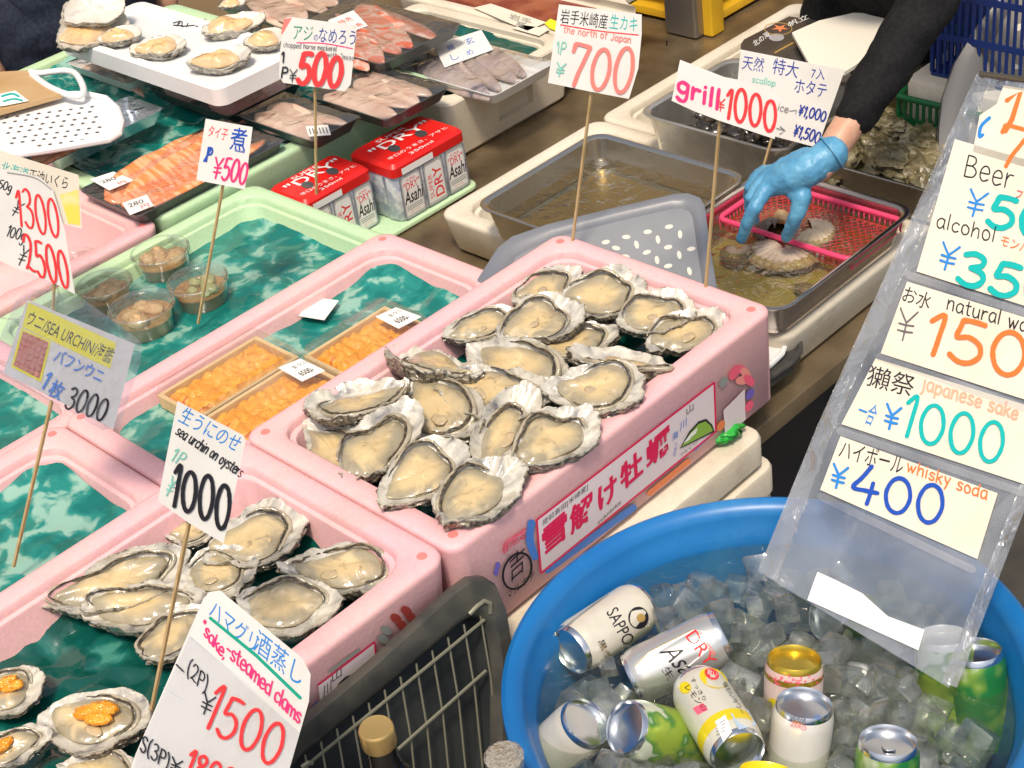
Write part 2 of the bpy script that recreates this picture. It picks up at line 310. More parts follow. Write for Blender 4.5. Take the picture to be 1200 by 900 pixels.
MB().rbox(-1.46, .337, -1.6, 3.4, -.222, -.1915, .003, .006).build('counter_top', TOPM, ct)
MB().box(.24, .26, -1.6, 3.4, -.9, -.223).build('front_panel', DARK, ct)
for x in (-1.42, .29):
    for y in (-1.5, .9, 3.3): MB().rbox(x - .02, x + .02, y - .02, y + .02, -.9, -.223, .002, .004).build('leg', STEELD, ct)

PINK = M('pink polystyrene foam', (.83, .50, .48), .5, col2=(.80, .45, .49), ns=5, nd=4, lo=.3, hi=.7, bump=(240, .16, 'vor', .0012), spec=.4, speck=.09, stain=((.56, .33, .27), .45))
MINT = M('mint polystyrene foam', (.46, .68, .45), .5, col2=(.53, .70, .41), ns=5, nd=4, lo=.3, hi=.7, bump=(240, .16, 'vor', .0012), spec=.4, speck=.09, stain=((.42, .48, .30), .5))
WHITE = M('white polystyrene foam', (.74, .68, .56), .5, col2=(.64, .57, .45), ns=6, nd=5, lo=.3, hi=.75, bump=(240, .16, 'vor', .0012), spec=.4, speck=.09, stain=((.38, .30, .19), .65))
def eps_box(name, label, x0, x1, y0, y1, zt, h, m, rim=.03, rc=.024, taper=.012, group=None, dots=None, floor=.02, ledge=True):
    L = []
    def o(i, z): L.append(rr(x0 + i, x1 - i, y0 + i, y1 - i, max(rc - i * .3, .012), z))
    def q(i, z): L.append(rr(x0 + i, x1 - i, y0 + i, y1 - i, rc + .012, z))
    o(taper + .008, zt - h); o(taper, zt - h + .008); o(.001, zt - .010); o(.0005, zt - .005); o(.0025, zt - .0015); o(.007, zt)
    q(rim - .003, zt); q(rim, zt - .003); q(rim + .001, zt - .012)
    if ledge: q(rim + .006, zt - .0135); q(rim + .007, zt - .016)
    q(rim + .013, zt - h + floor + .01); q(rim + .022, zt - h + floor)
    t = MB().loft(L).build(name, m, None, smooth=45)
    tag(t, label, 'foam box', group)
    if dots:
        for x, y in ((x0 + .021, y0 + .021), (x1 - .021, y0 + .021), (x0 + .021, y1 - .021), (x1 - .021, y1 - .021)):
            MB().lathe([(.0058, 0), (.0055, .0006)], 16, (x, y, zt + .0002), c0=False).build('rim_dot', dots, t)
    return t
DOT = M('rim dot', (.85, .22, .2), .6)
A = eps_box('oyster_crate', 'pink foam crate full of opened oysters with printed red lettering on its front', 0, .362, 0, .560, 0, .141, PINK, rc=.019, taper=.002, dots=DOT, group='pink foam crates')
FB = eps_box('oyster_crate', 'pink foam crate at the lower left holding opened oysters on green film', .001, .36, -.562, -.0015, 0, .141, PINK, dots=DOT, group='pink foam crates')
B1 = eps_box('sea_urchin_crate', 'pink foam crate holding the wooden sea urchin trays', -.276, -.003, -.092, .472, -.035, .156, PINK, dots=DOT, group='pink foam crates')
B2 = eps_box('water_crate', 'pink foam crate with nothing but green film behind the yellow sea urchin card', -.276, -.003, -.66, -.0935, -.035, .156, PINK, dots=DOT, group='pink foam crates')
c_ = at(296, 213, -.07); CX0 = c_.x; CY1 = c_.y
C1 = eps_box('cup_crate', 'mint green foam crate holding clear cups of simmered roe', CX0, -.279, CY1 - .52, CY1, -.07, .121, MINT, rim=.026, group='mint green foam crates', floor=.06)
C3 = eps_box('roe_crate', 'pink foam crate at the left edge behind the sea urchin card', CX0 - .02, -.279, CY1 - 1.08, CY1 - .523, -.05, .141, PINK, dots=DOT, group='pink foam crates', floor=.05)
C2 = eps_box('small_crate', 'pink foam crate edge behind the large salmon roe price card', CX0 - .36, CX0 - .003, CY1 - .52, at(150, 262, -.06).y + .03, -.06, .131, PINK, dots=DOT, group='pink foam crates')
BX1 = at(540, 150, -.075).x + .012; BY1 = at(492, 134, -.075).y + .012
CL = tag(MB().rbox(CX0, BX1, CY1 + .002, BY1, -.1905, -.1812, .003, .02).build('beer_stand', MINT), 'mint green foam block under the red beer packs', 'foam block')
D1 = eps_box('fish_crate', 'large mint green foam crate of film wrapped fish packs', CX0 - .80, CX0 - .004, at(150, 262, -.06).y + .034, CY1 + .42, -.055, .136, MINT, rim=.03, group='mint green foam crates', floor=.1)
UZ = -.075; u0 = at(523, 125, UZ); UX1 = u0.x; UY0 = u0.y
U1 = eps_box('fish_box', 'white foam box with grip slots carrying the film wrapped mackerel', UX1 - .42, UX1, UY0, at(690, 50, UZ).y, UZ, .116, WHITE, rim=.026, group='white foam boxes', floor=.05)
U2 = eps_box('fish_box', 'white foam box with handwritten marks on its end', UX1 - .5, UX1, at(690, 50, UZ).y + .004, at(812, 32, UZ).y, UZ, .116, WHITE, rim=.026, group='white foam boxes', floor=.05)
WZ = -.12; w0 = at(507, 250, WZ); WX0 = at(660, 161, WZ).x; WX1 = at(1000, 336, WZ).x
wy = at(745, 160, WZ).y
W1 = eps_box('tray_box', 'white foam box holding the half empty steel tray', WX0, WX1, w0.y + .005, wy + .022, WZ, .071, WHITE, rim=.03, group='white foam boxes', floor=.01)
W2 = eps_box('tray_box', 'white foam box under the steel mussel tray', WX0, WX1, wy + .025, wy + .60, WZ, .071, WHITE, rim=.03, group='white foam boxes', floor=.01)
print('CX0', CX0, CY1, 'U', UX1, UY0, 'W', WX0, WX1, w0.y, wy)
# grip slots cut into the front wall of the white box
SF = Plane((UX1 - .006, 0, 0), (1, 0, 0)); kb = MB()
for xa, xb in (((590, 160), (629, 138)), ((676, 108), (704, 92))):
    ya, yb = SF.hit(*xa)[0].y, SF.hit(*xb)[0].y; kb.box(UX1 - .022, UX1 + .03, ya, yb, UZ - .085, UZ - .045)
cut = kb.build('cutter', WHITE); md = U1.modifiers.new('slots', 'BOOLEAN'); md.object = cut; md.operation = 'DIFFERENCE'; md.solver = 'EXACT'
me_ = bpy.data.meshes.new_from_object(U1.evaluated_get(bpy.context.evaluated_depsgraph_get())); U1.modifiers.clear(); U1.data = me_; me_.shade_smooth(); me_.set_sharp_from_angle(angle=R(35)); bpy.data.objects.remove(cut)
ink = Ink(Plane((UX1, 0, 0), (1, 0, 0)), .0012)
ink.line([(776, 57), (784, 55), (775, 64)], 1.6, BLK).line([(781, 48), (779, 64)], 1.6, BLK).line([(780, 56), (785, 62)], 1.4, BLK).line([(791, 54), (792, 55)], 1.6, BLK).line([(803, 42), (806, 41), (804, 53)], 2, BLK).line([(798, 46), (799, 49)], 1, BLK)
ink.build('handwriting', U2)
# two white foam boxes stacked in front of the counter beside the tub
wb = at(899, 508, -.145)
for lab, x0, x1, y0, y1, z0, z1 in (('white foam lid under the printed oyster crate, its end showing above the tub', .02, wb.x, -.02, wb.y, -.19, -.1425),
        ('lower white foam lid on the box beside the blue tub', .345, wb.x + .006, -.05, wb.y + .012, -.24, -.1935), ('white foam lid beneath the lower left oyster crate', .02, .36, -.56, -.03, -.19, -.1425)):
    tag(MB().rbox(x0, x1, y0, y1, z0, z1, .006, .02).build('foam_sheet', WHITE), lab, 'foam lid', 'white foam lids')
tag(MB().rbox(.35, wb.x + .004, -.05, wb.y + .01, -.9, -.2425, .006, .02).build('foam_box', WHITE), 'white foam box on the floor under the lids beside the blue tub', 'foam box')

# ------------------------------------------------------------------ printed front of the oyster crate
FS = Plane((.3592, 0, 0), (1, 0, 0)); ink = Ink(FS, .0028)
# the box wall tapers slightly: the print follows its surface
class Tapered(Plane):
    def __init__(s): super().__init__((.362, 0, -.005), (1, 0, -.012))
FS = Tapered(); ink = Ink(FS, .0010)
PANEL = M('printed panel', (.76, .66, .68), .5)
out = [(627, 622), (827, 449), (834, 505), (838, 511), (634, 671)]
out = [(628, 609), (836, 448), (838, 505), (633, 671)]
# loose brush strokes behind the panel
for pts, wd, m in (([(640, 610), (690, 570), (720, 546)], 9, ORP), ([(728, 540), (770, 504), (800, 480)], 8, VIO), ([(622, 612), (620, 632), (626, 652)], 9, SBL), ([(580, 672), (583, 660)], 5, VIO), ([(640, 668), (690, 632), (742, 594)], 8, SBL), ([(760, 578), (806, 540)], 6, ORP), ([(812, 476), (835, 458)], 6, GYP), ([(812, 526), (830, 510)], 5, SBL)): ink.line(pts, wd, m, True)
ink.poly(out, PANEL)
for i in range(4): ink.line([out[i], out[(i + 1) % 4]], 2.2, PRED)
ink.type('陸前高田[米崎産]', (635, 617), (688, 574), 8, BLK, up=(0, -1))
big = [('雪', (636, 652), (664, 628), 31), ('解', (668, 627), (695, 604), 31), ('け', (701, 600), (722, 581), 28), ('牡', (727, 576), (752, 554), 30), ('蠣', (757, 550), (784, 526), 30)]
for ch, a, b, h in big: [ink.type(ch, (a[0] + dx, a[1] + dy), (b[0] + dx, b[1] + dy), h, PRED, .012, up=(-.06, -1)) for dx, dy in ((-.7, .3), (.7, -.3), (0, .8), (0, -.6))]
ink.type('yukidoke', (699, 615), (726, 590), 5, BLK, up=(0, -1))
ink.type('山', (803, 486), (811, 479), 9, GRY, up=(0, -1)); ink.type('川', (795, 505), (803, 498), 10, SBL, up=(0, -1)); ink.type('海', (786, 517), (793, 511), 9, SBL, up=(0, -1)); ink.type('のめぐ', (790, 534), (793, 518), 3.4, SBL, up=(-1, -.3))
# a plain green hill drawing
ink.poly([(795, 525), (806, 505), (817, 493), (826, 490), (833, 497), (836, 505)], BLK); ink.poly([(797, 523), (807, 507), (817, 496), (825, 493), (831, 498), (834, 504)], GRP); ink.poly([(799, 519), (808, 507), (816, 500), (814, 507), (809, 511), (806, 515)], WHT)
ink.type('つなぐ〜!', (795, 535), (815, 519), 4, BLK, up=(0, -1))
ink.poly([(846, 480), (871, 455), (872, 491), (848, 512)], PANEL)
for c in ((865, 432, 0), (872, 437, 1), (858, 437, 2), (868, 445, 3), (876, 445, 4)): ink.disc(c[:2], 8, 5, PNK if c[2] % 2 == 0 else M('salmon print', (.85, .3, .26), .5), c[2])
for c in ((877, 461, VIO), (843, 498, ORP), (846, 447, GYP), (876, 475, PNK)): ink.disc(c[:2], 4, 7, c[2], .5)
ink.ring((604, 668), 15.5, 22, 2.6, BLK, .42); ink.type('吉', (595, 683), (613, 667), 31, BLK, up=(0, -1))
ink.type('春限定', (586, 650), (615, 628), 13, PRED, up=(0, -1)); ink.line([(592, 634), (600, 629), (612, 622)], 2.6, PNK)
ink.type('マルキチ', (592, 702), (625, 676), 10, BLK, up=(0, -1))
ink.build('printed_label', A)
# the lower left crate carries the same print, mostly hidden
ink = Ink(Plane((.360, 0, -.005), (1, 0, -.085)), .0012)
pp = [(372, 802), (438, 752), (442, 800), (378, 860)]
ink.poly(pp, PANEL); ink.line([pp[0], pp[1]], 2, PRED).line([pp[1], pp[2]], 2, PRED)
for c, m in (((470, 732), BRD), ((480, 722), BRD), ((463, 724), BRD), ((452, 738), GYP), ((448, 748), GYP), ((475, 715), BRD)): ink.disc(c, 7, 5, m, .6)
ink.line([(385, 786), (420, 760)], 3, GYP)
ink.type('山', (388, 800), (399, 791), 12, GRY, up=(0, -1)); ink.type('川', (377, 818), (387, 809), 14, GRY, up=(0, -1)); ink.type('海', (364, 838), (373, 831), 13, SBL, up=(0, -1)); ink.line([(394, 806), (402, 796), (410, 792), (418, 796)], 4, BLK, True)
ink.build('printed_label', FB)

# ------------------------------------------------------------------ green film over the ice in the crates
def film_mat(name, dark, mid, pale, sc, lo, hi):
    if name in MATS: return MATS[name]
    m = M(name, dark, .12, col2=mid, col3=pale, ns=sc, nd=3.2, lo=lo, hi=hi, dist=.35, bump=(34, .22, 'noise', .006), coat=.35, spec=.5); return m
SHEET = film_mat('green film on ice', (.005, .15, .13), (.018, .23, .195), (.25, .45, .37), 25, .43, .55)
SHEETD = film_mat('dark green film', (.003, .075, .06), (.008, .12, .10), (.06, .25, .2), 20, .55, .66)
def sheet(label, x0, x1, y0, y1, z, m, seed, amp=.004, lift=.01, corner=None, nx=44, ny=70, rc=.03):
    vs = []
    for j in range(ny + 1):
        for i in range(nx + 1):
            x = x0 + (x1 - x0) * i / nx; y = y0 + (y1 - y0) * j / ny
            e = min(x - x0, x1 - x, y - y0, y1 - y); n1 = noise.fractal(Vector((x * 14 + seed, y * 14, seed)), 1, 2, 3); n2 = noise.noise(Vector((x * 40, y * 40, seed * 2)))
            zz = z + amp * n1 + amp * .35 * n2 + lift * math.exp(-max(e, 0) / .012) * (.6 + .6 * noise.noise(Vector((x * 9, y * 9, seed + 5))))
            if corner:
                for cx, cy_, h, rad in corner:
                    d = math.hypot(x - cx, y - cy_); zz += h * math.exp(-(d / rad) ** 2)
            vs.append((x, y, zz))
    fs = [(j * (nx + 1) + i, j * (nx + 1) + i + 1, (j + 1) * (nx + 1) + i + 1, (j + 1) * (nx + 1) + i) for j in range(ny) for i in range(nx)]
    o = MB().add(vs, fs).build('plastic_sheet', m, None, smooth=180); tag(o, label, 'plastic sheet', 'green plastic sheets'); return o
sheet('green film with a raised corner spread under the wooden sea urchin trays', -.242, -.034, -.055, .436, -.072, SHEET, 3, corner=[(-.242, .436, .018, .05)])
sheet('green film on ice in the pink crate behind the yellow sea urchin card', -.242, -.034, -.62, -.132, -.068, SHEET, 9, corner=[(-.242, -.132, .012, .06)])
sheet('green film in the pink crate at the left edge below the roe cups', CX0 + .02, -.315, CY1 - 1.04, CY1 - .56, -.082, SHEET, 27)
sheet('green film on ice around the clear roe cups in the mint crate', CX0 + .033, -.312, CY1 - .48, CY1 - .032, -.108, SHEET, 14)
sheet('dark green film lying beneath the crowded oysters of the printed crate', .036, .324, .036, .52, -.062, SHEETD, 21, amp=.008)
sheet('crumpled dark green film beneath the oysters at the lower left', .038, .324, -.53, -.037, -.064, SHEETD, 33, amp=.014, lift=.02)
sheet('green film under the film wrapped fish packs', CX0 - .76, CX0 - .02, at(150, 262, -.06).y + .07, CY1 + .38, -.068, SHEET, 41, amp=.012, nx=60)
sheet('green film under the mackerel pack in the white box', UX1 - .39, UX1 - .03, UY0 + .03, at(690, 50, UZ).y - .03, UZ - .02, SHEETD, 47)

# ================================================================== oysters
SH = M('oyster shell', (.62, .58, .50), .3)      # filled in below: nacre inside, layered dark bark outside
def shell_mat(m, pale=False):
    t = m.node_tree; b = t.nodes['Principled BSDF']; N = t.nodes.new; Lk = t.links.new
    at_ = N('ShaderNodeAttribute'); at_.attribute_name = 'zone'; tc = N('ShaderNodeTexCoord')
    oi = N('ShaderNodeObjectInfo')
    def nz(sc, d=4, dis=.5):
        n = N('ShaderNodeTexNoise'); n.inputs['Scale'].default_value = sc; n.inputs['Detail'].default_value = d; n.inputs['Distortion'].default_value = dis
        a = N('ShaderNodeVectorMath'); a.operation = 'ADD'; Lk(tc.outputs['Object'], a.inputs[0]); Lk(oi.outputs['Random'], a.inputs[1]); Lk(a.outputs[0], n.inputs['Vector']); return n.outputs[0]
    def ramp(f, *st):
        r = N('ShaderNodeValToRGB'); e = r.color_ramp.elements; e[0].position, e[0].color = st[0][0], (*st[0][1], 1); e[1].position, e[1].color = st[-1][0], (*st[-1][1], 1)
        for p, c in st[1:-1]: q = e.new(p); q.color = (*c, 1)
        Lk(f, r.inputs[0]); return r.outputs[0]
    inner = ramp(nz(38), (.30, (.16, .16, .18)), (.40, (.40, .38, .34)), (.54, (.62, .59, .51)), (.70, (.42, .37, .28)))
    outer = ramp(nz(95, 6, 1.2), (.30, (.018, .016, .014)), (.46, (.10, .085, .065)), (.58, (.30, .25, .17)), (.75, (.42, .39, .34)))
    lip = ramp(nz(150, 5), (.36, (.07, .06, .045)), (.46, (.40, .37, .30)), (.66, (.64, .61, .53)))
    if pale: inner = ramp(nz(38), (.30, (.52, .50, .46)), (.45, (.68, .65, .58)), (.8, (.62, .56, .46))); outer = ramp(nz(70, 5, 1), (.34, (.10, .085, .065)), (.46, (.38, .34, .27)), (.7, (.60, .56, .48)))
    def mix(f, a, c):
        x = N('ShaderNodeMix'); x.data_type = 'RGBA'; Lk(f, x.inputs[0]); Lk(a, x.inputs[6]); Lk(c, x.inputs[7]); return x.outputs[2]
    def mr(a, lo, hi):
        x = N('ShaderNodeMapRange'); x.inputs[1].default_value = lo; x.inputs[2].default_value = hi; Lk(a, x.inputs[0]); return x.outputs[0]
    z = at_.outputs['Fac']; ad = N('ShaderNodeMath'); ad.operation = 'MULTIPLY_ADD'; Lk(nz(60), ad.inputs[0]); ad.inputs[1].default_value = .3; Lk(z, ad.inputs[2])
    c = mix(mr(ad.outputs[0], .95, 1.1), inner, lip); c = mix(mr(ad.outputs[0], 1.22, 1.42), c, outer)
    Lk(c, b.inputs['Base Color']); b.inputs['Roughness'].default_value = .2; b.inputs['Coat Weight'].default_value = .8; b.inputs['Coat Roughness'].default_value = .08
    bp = N('ShaderNodeBump'); bp.inputs['Strength'].default_value = .38; bp.inputs['Distance'].default_value = .003; Lk(nz(170, 6), bp.inputs['Height']); Lk(bp.outputs[0], b.inputs['Normal']); Lk(bp.outputs[0], b.inputs['Coat Normal'])
shell_mat(SH); SH2 = M('pale shell', (.66, .62, .54), .3); shell_mat(SH2, True)
def flesh_mat(name, belly, edge, vein, rough=.13):
    m = M(name, belly, rough, coat=1., sss=.1, spec=.6); t = m.node_tree; b = t.nodes['Principled BSDF']; N = t.nodes.new; Lk = t.links.new
    at_ = N('ShaderNodeAttribute'); at_.attribute_name = 'edge'; tc = N('ShaderNodeTexCoord'); oi = N('ShaderNodeObjectInfo'); a = N('ShaderNodeVectorMath'); a.operation = 'ADD'; Lk(tc.outputs['Object'], a.inputs[0]); Lk(oi.outputs['Random'], a.inputs[1])
    def nz(sc, d, di):
        n = N('ShaderNodeTexNoise'); n.inputs['Scale'].default_value = sc; n.inputs['Detail'].default_value = d; n.inputs['Distortion'].default_value = di; Lk(a.outputs[0], n.inputs['Vector']); return n.outputs[0]
    def mr(x, i0, i1, o0=0., o1=1.):
        q = N('ShaderNodeMapRange'); Lk(x, q.inputs[0]); q.inputs[1].default_value = i0; q.inputs[2].default_value = i1; q.inputs[3].default_value = o0; q.inputs[4].default_value = o1; return q.outputs[0]
    def mix(f, x, y):
        q = N('ShaderNodeMix'); q.data_type = 'RGBA'; Lk(f, q.inputs[0])
        for v, s_ in ((x, 6), (y, 7)):
            if isinstance(v, tuple): q.inputs[s_].default_value = (*v, 1)
            else: Lk(v, q.inputs[s_])
        return q.outputs[2]
    n1 = nz(22, 3, .8); ad = N('ShaderNodeMath'); ad.operation = 'MULTIPLY_ADD'; Lk(n1, ad.inputs[0]); ad.inputs[1].default_value = .9; Lk(at_.outputs['Fac'], ad.inputs[2])
    c = mix(mr(ad.outputs[0], .85, 1.25), belly, edge); c = mix(mr(nz(46, 4, 1.5), .60, .74, 0, .75), c, vein); c = mix(mr(nz(30, 3, .6), .56, .72, 0, .6), c, tuple(min(.85, v * 1.25 + .03) for v in belly))
    Lk(c, b.inputs['Base Color']); bp = N('ShaderNodeBump'); bp.inputs['Strength'].default_value = .35; bp.inputs['Distance'].default_value = .004; Lk(nz(55, 3, .8), bp.inputs['Height']); Lk(bp.outputs[0], b.inputs['Normal']); Lk(bp.outputs[0], b.inputs['Coat Normal']); return m
MEAT = flesh_mat('oyster flesh', (.60, .455, .235), (.33, .285, .19), (.27, .20, .10))
MANT = M('oyster mantle frill', (.030, .024, .016), .32, col2=(.13, .095, .05), ns=120, nd=3, lo=.42, hi=.66, bump=(260, .8), coat=.3)
GILL = M('oyster gill', (.42, .37, .27), .18, col2=(.30, .26, .19), ns=60, nd=4, lo=.4, hi=.6, bump=(160, .5), coat=.8, sss=.1)
MUSC = M('oyster muscle', (.52, .40, .23), .2, col2=(.42, .33, .21), ns=90, coat=.7, bump=(140, .2))
URCH = M('sea urchin roe', (.80, .27, .012), .28, col2=(.86, .38, .03), col3=(.62, .17, .01), ns=60, nd=4, lo=.4, hi=.6, bump=(420, .7, 'vor', .0015), coat=.3, sss=.15)
def oyster_frame(a, b, z, tilt, roll, sc=1.):
    """local +X from hinge a to lip b; the cup's opening is local +Z"""
    p, q = at(*a, z), at(*b, z); X = (q - p); L = X.length; X.normalize()
    Y = Vector((0, 0, 1)).cross(X).normalized(); Z = X.cross(Y)
    m = Matrix((X, Y, Z)).transposed().to_4x4()
    m = m @ Matrix.Rotation(R(roll), 4, 'X') @ Matrix.Rotation(R(-tilt), 4, 'Y')
    m.translation = (p + q) / 2; return m, L * sc / max(.4, math.cos(R(tilt)))
def oyster(label, a, b, z, wd=.62, tilt=0, roll=0, seed=1, meat=1., cat='oyster', group='opened oysters', topping=None, empty=False, name='oyster', deep=1., plump=1., frill=1., mside=1, fit=None, flesh=None, shell=None, fringe=True):
    m, L = oyster_frame(a, b, z, tilt, roll); rd = random.Random(seed * 101 + 5); frill *= rd.uniform(.6, 1.6)
    if fit:                                  # slide it along the sight line until it rests inside its crate's walls
        x0, x1, y0, y1 = fit; best = None
        for dz in (0, .004, -.004, .008, -.008, .012, -.012):
            m, L = oyster_frame(a, b, z + dz, tilt, roll); bad = abs(dz) * .8; sh = Vector((0, 0, 0))
            for k in range(16):
                q = m @ Vector((.53 * L * math.cos(k * .3927), .53 * wd * L * math.sin(k * .3927), -.01 * L))
                if q.z < -.002:
                    for ax, lo_, hi_ in ((0, x0, x1), (1, y0, y1)):
                        e = max(0, lo_ - q[ax]) - max(0, q[ax] - hi_)
                        if abs(e) > abs(sh[ax]): sh[ax] = e
            bad += sh.length
            if best is None or bad < best[0]: best = (bad, m, L, sh)
        m, L = best[1], best[2]; m.translation += best[3]
    t = thing(name, label, cat, group=group, mat=m)
    n = 96; ph = [rd.uniform(0, 6.28) for _ in range(12)]; am = [rd.uniform(.4, 1) for _ in range(12)]
    th = [2 * math.pi * k / n for k in range(n)]
    def outline(a_, fr=1.):
        x = .5 * math.cos(a_); y = .5 * wd * math.sin(a_) * (1 + .22 * math.cos(a_) - .1 * math.cos(2 * a_))
        k = 1 + .075 * am[0] * math.sin(2 * a_ + ph[0]) + .065 * am[1] * math.sin(3 * a_ + ph[1]) + .038 * am[2] * math.sin(5 * a_ + ph[2]) + fr * frill * (.016 * am[3] * math.sin(11 * a_ + ph[3]) + .011 * am[4] * math.sin(19 * a_ + ph[4]) + .008 * math.sin(31 * a_ + ph[5]))
        return x * k, y * k
    def ruff(a_): return .022 * math.sin(2 * a_ + ph[6]) * am[6] + .02 * math.sin(3 * a_ + ph[7]) * am[7] + frill * (.012 * math.sin(7 * a_ + ph[8]) + .008 * math.sin(13 * a_ + ph[9]))
    dep = .13 * deep; P3 = []; zone = []
    def ring(s, zf, zn, fr, rf=1., jit=0., k=0):
        for a_ in th:
            x, y = outline(a_, fr); j = 1 + jit * noise.noise(Vector((math.cos(a_) * 4 + k * 7, math.sin(a_) * 4, seed)))
            zz = zf + rf * ruff(a_) + jit * .25 * noise.noise(Vector((math.cos(a_) * 6, math.sin(a_) * 6, seed + k * 3)))
            P3.append((x * s * j * L, y * s * j * L, zz * L)); zone.append(zn)
    def bowl(s): return -dep * (1 - min(s, 1) ** 2.4)
    for s in (.04, .25, .45, .62, .76, .87, .94): ring(s, bowl(s), s * .8, s, s ** 2)
    ring(.985, -.004, .9, 1); ring(1.0, .0, 1.0, 1.1); ring(1.012, -.012, 1.15, 1.2)
    lay = [(1.0, -.03, 1.35), (.965, -.045, 1.5), (.985, -.055, 1.6), (.93, -.085, 1.7), (.945, -.096, 1.75), (.86, -.13, 1.9), (.87, -.14, 1.9), (.72, -.175, 2), (.5, -.2, 2), (.2, -.215, 2), (.03, -.22, 2)]
    for k, (s, zf, zn) in enumerate(lay): ring(s, zf * (.6 + .4 * deep), zn, 1, max(0, 1 - k * .14), .10, k)
    loops = [P3[i * n:(i + 1) * n] for i in range(len(P3) // n)]
    MB().loft(loops, True, True).build('shell', shell or SH, t, smooth=60, world=False, attr={'zone': zone})
    if empty: return t
    # flesh
    ox = -.05 + rd.uniform(-.02, .02); oy = mside * wd * .06; sx, sy = .72 * meat, .68 * meat; mp = [rd.uniform(0, 6.28) for _ in range(6)]
    def mo(a_, s):
        x, y = outline(a_, 0); k = 1 + .06 * math.sin(2 * a_ + mp[0]) + .05 * math.sin(3 * a_ + mp[1]) + .03 * math.sin(5 * a_ + mp[2])
        return ox + x * sx * s * k, oy + y * sy * s * k
    def surf(x, y): 
        e = math.hypot(x / .5, y / (.5 * wd)); return bowl(min(e, 1))
    loops = []; eat = []; nn = 64; tt = [2 * math.pi * k / nn for k in range(nn)]
    for s in (1.0, .985, .94, .86, .74, .6, .44, .28, .12, .03):
        l = []
        for a_ in tt:
            x, y = mo(a_, s); hgt = .092 * plump * (1 - s ** 2.6) ** .55 if s < 1 else 0
            f = noise.noise(Vector((x * 3.2 + seed, y * 5, seed * .7))) + .35 * noise.noise(Vector((x * 8 + seed, y * 11, seed * .3))); g = abs(noise.noise(Vector((x * 4, y * 9 + seed, seed))))
            base = surf(ox + (x - ox) * .9, oy + (y - oy) * .9) + .012
            eat.append(s); l.append((x * L, y * L, (base + hgt * (1 + .42 * f) - .016 * (1 - g) ** 8 * (s < .95)) * L))
        loops.append(l)
    MB().loft(loops, True, True).build('flesh', flesh or MEAT, t, smooth=180, world=False, attr={'edge': eat})
    # gill fold between flesh and shell, and the dark frilled mantle edge
    g0 = rd.uniform(.0, .6) * math.pi; pts = []; gp = []; K = 60; span = rd.uniform(.7, 1.5) * math.pi; mw = rd.uniform(.6, 1.1)
    for i in range(K + 1):
        a_ = g0 + mside * (span * i / K - span / 2); e = math.sin(math.pi * i / K) ** .4
        x, y = mo(a_, 1.03 + .02 * math.sin(a_ * 9 + ph[2])); wv = .012 * math.sin(i * .9 + ph[3]) * .6
        pts.append(Vector((x * L, y * L, (surf(x, y) + .030 + wv * .6 + .012 * e) * L)))
        x, y = mo(a_, 1.12); gp.append(Vector((x * L, y * L, (surf(x, y) + .008 + wv * .3) * L)))
    ends = [math.sin(math.pi * min(max(i / K, .02), .98)) ** .5 for i in range(K + 1)]
    if fringe: MB().tube(gp, [.022 * mw * L * e + .0004 for e in ends], 8).build('gill', GILL, t, smooth=180, world=False)
    if fringe: MB().tube(pts, [(.0095 + .004 * math.sin(i * 1.7 + seed)) * mw * L * e + .0003 for i, e in enumerate(ends)], 7).build('mantle', MANT, t, smooth=180, world=False)
    # adductor muscle
    mx, my = ox + rd.uniform(-.05, .2), oy - mside * wd * rd.uniform(.02, .2)
    if rd.random() < .6: MB().blob((mx * L, my * L, (surf(mx, my) + .012 + .076 * plump) * L), rd.uniform(.07, .10) * L, rd.uniform(.045, .06) * L, .010 * L, seed, .2, 2, 18, 8, rot=rd.uniform(-.6, .6)).build('muscle', MUSC, t, smooth=180, world=False)
    if topping:
        mb = MB()
        for k, (dx, dy) in enumerate(topping): mb.blob(((ox + dx) * L, (oy + dy) * L, (.02 + .012 * k) * L), .14 * L, .075 * L, .05 * L, seed + k, .25, 2.5, 20, 10, rot=rd.uniform(-.5, .5))
        mb.build('sea_urchin_topping', URCH, t, smooth=180, world=False)
    return t
V = 'in the printed pink crate'
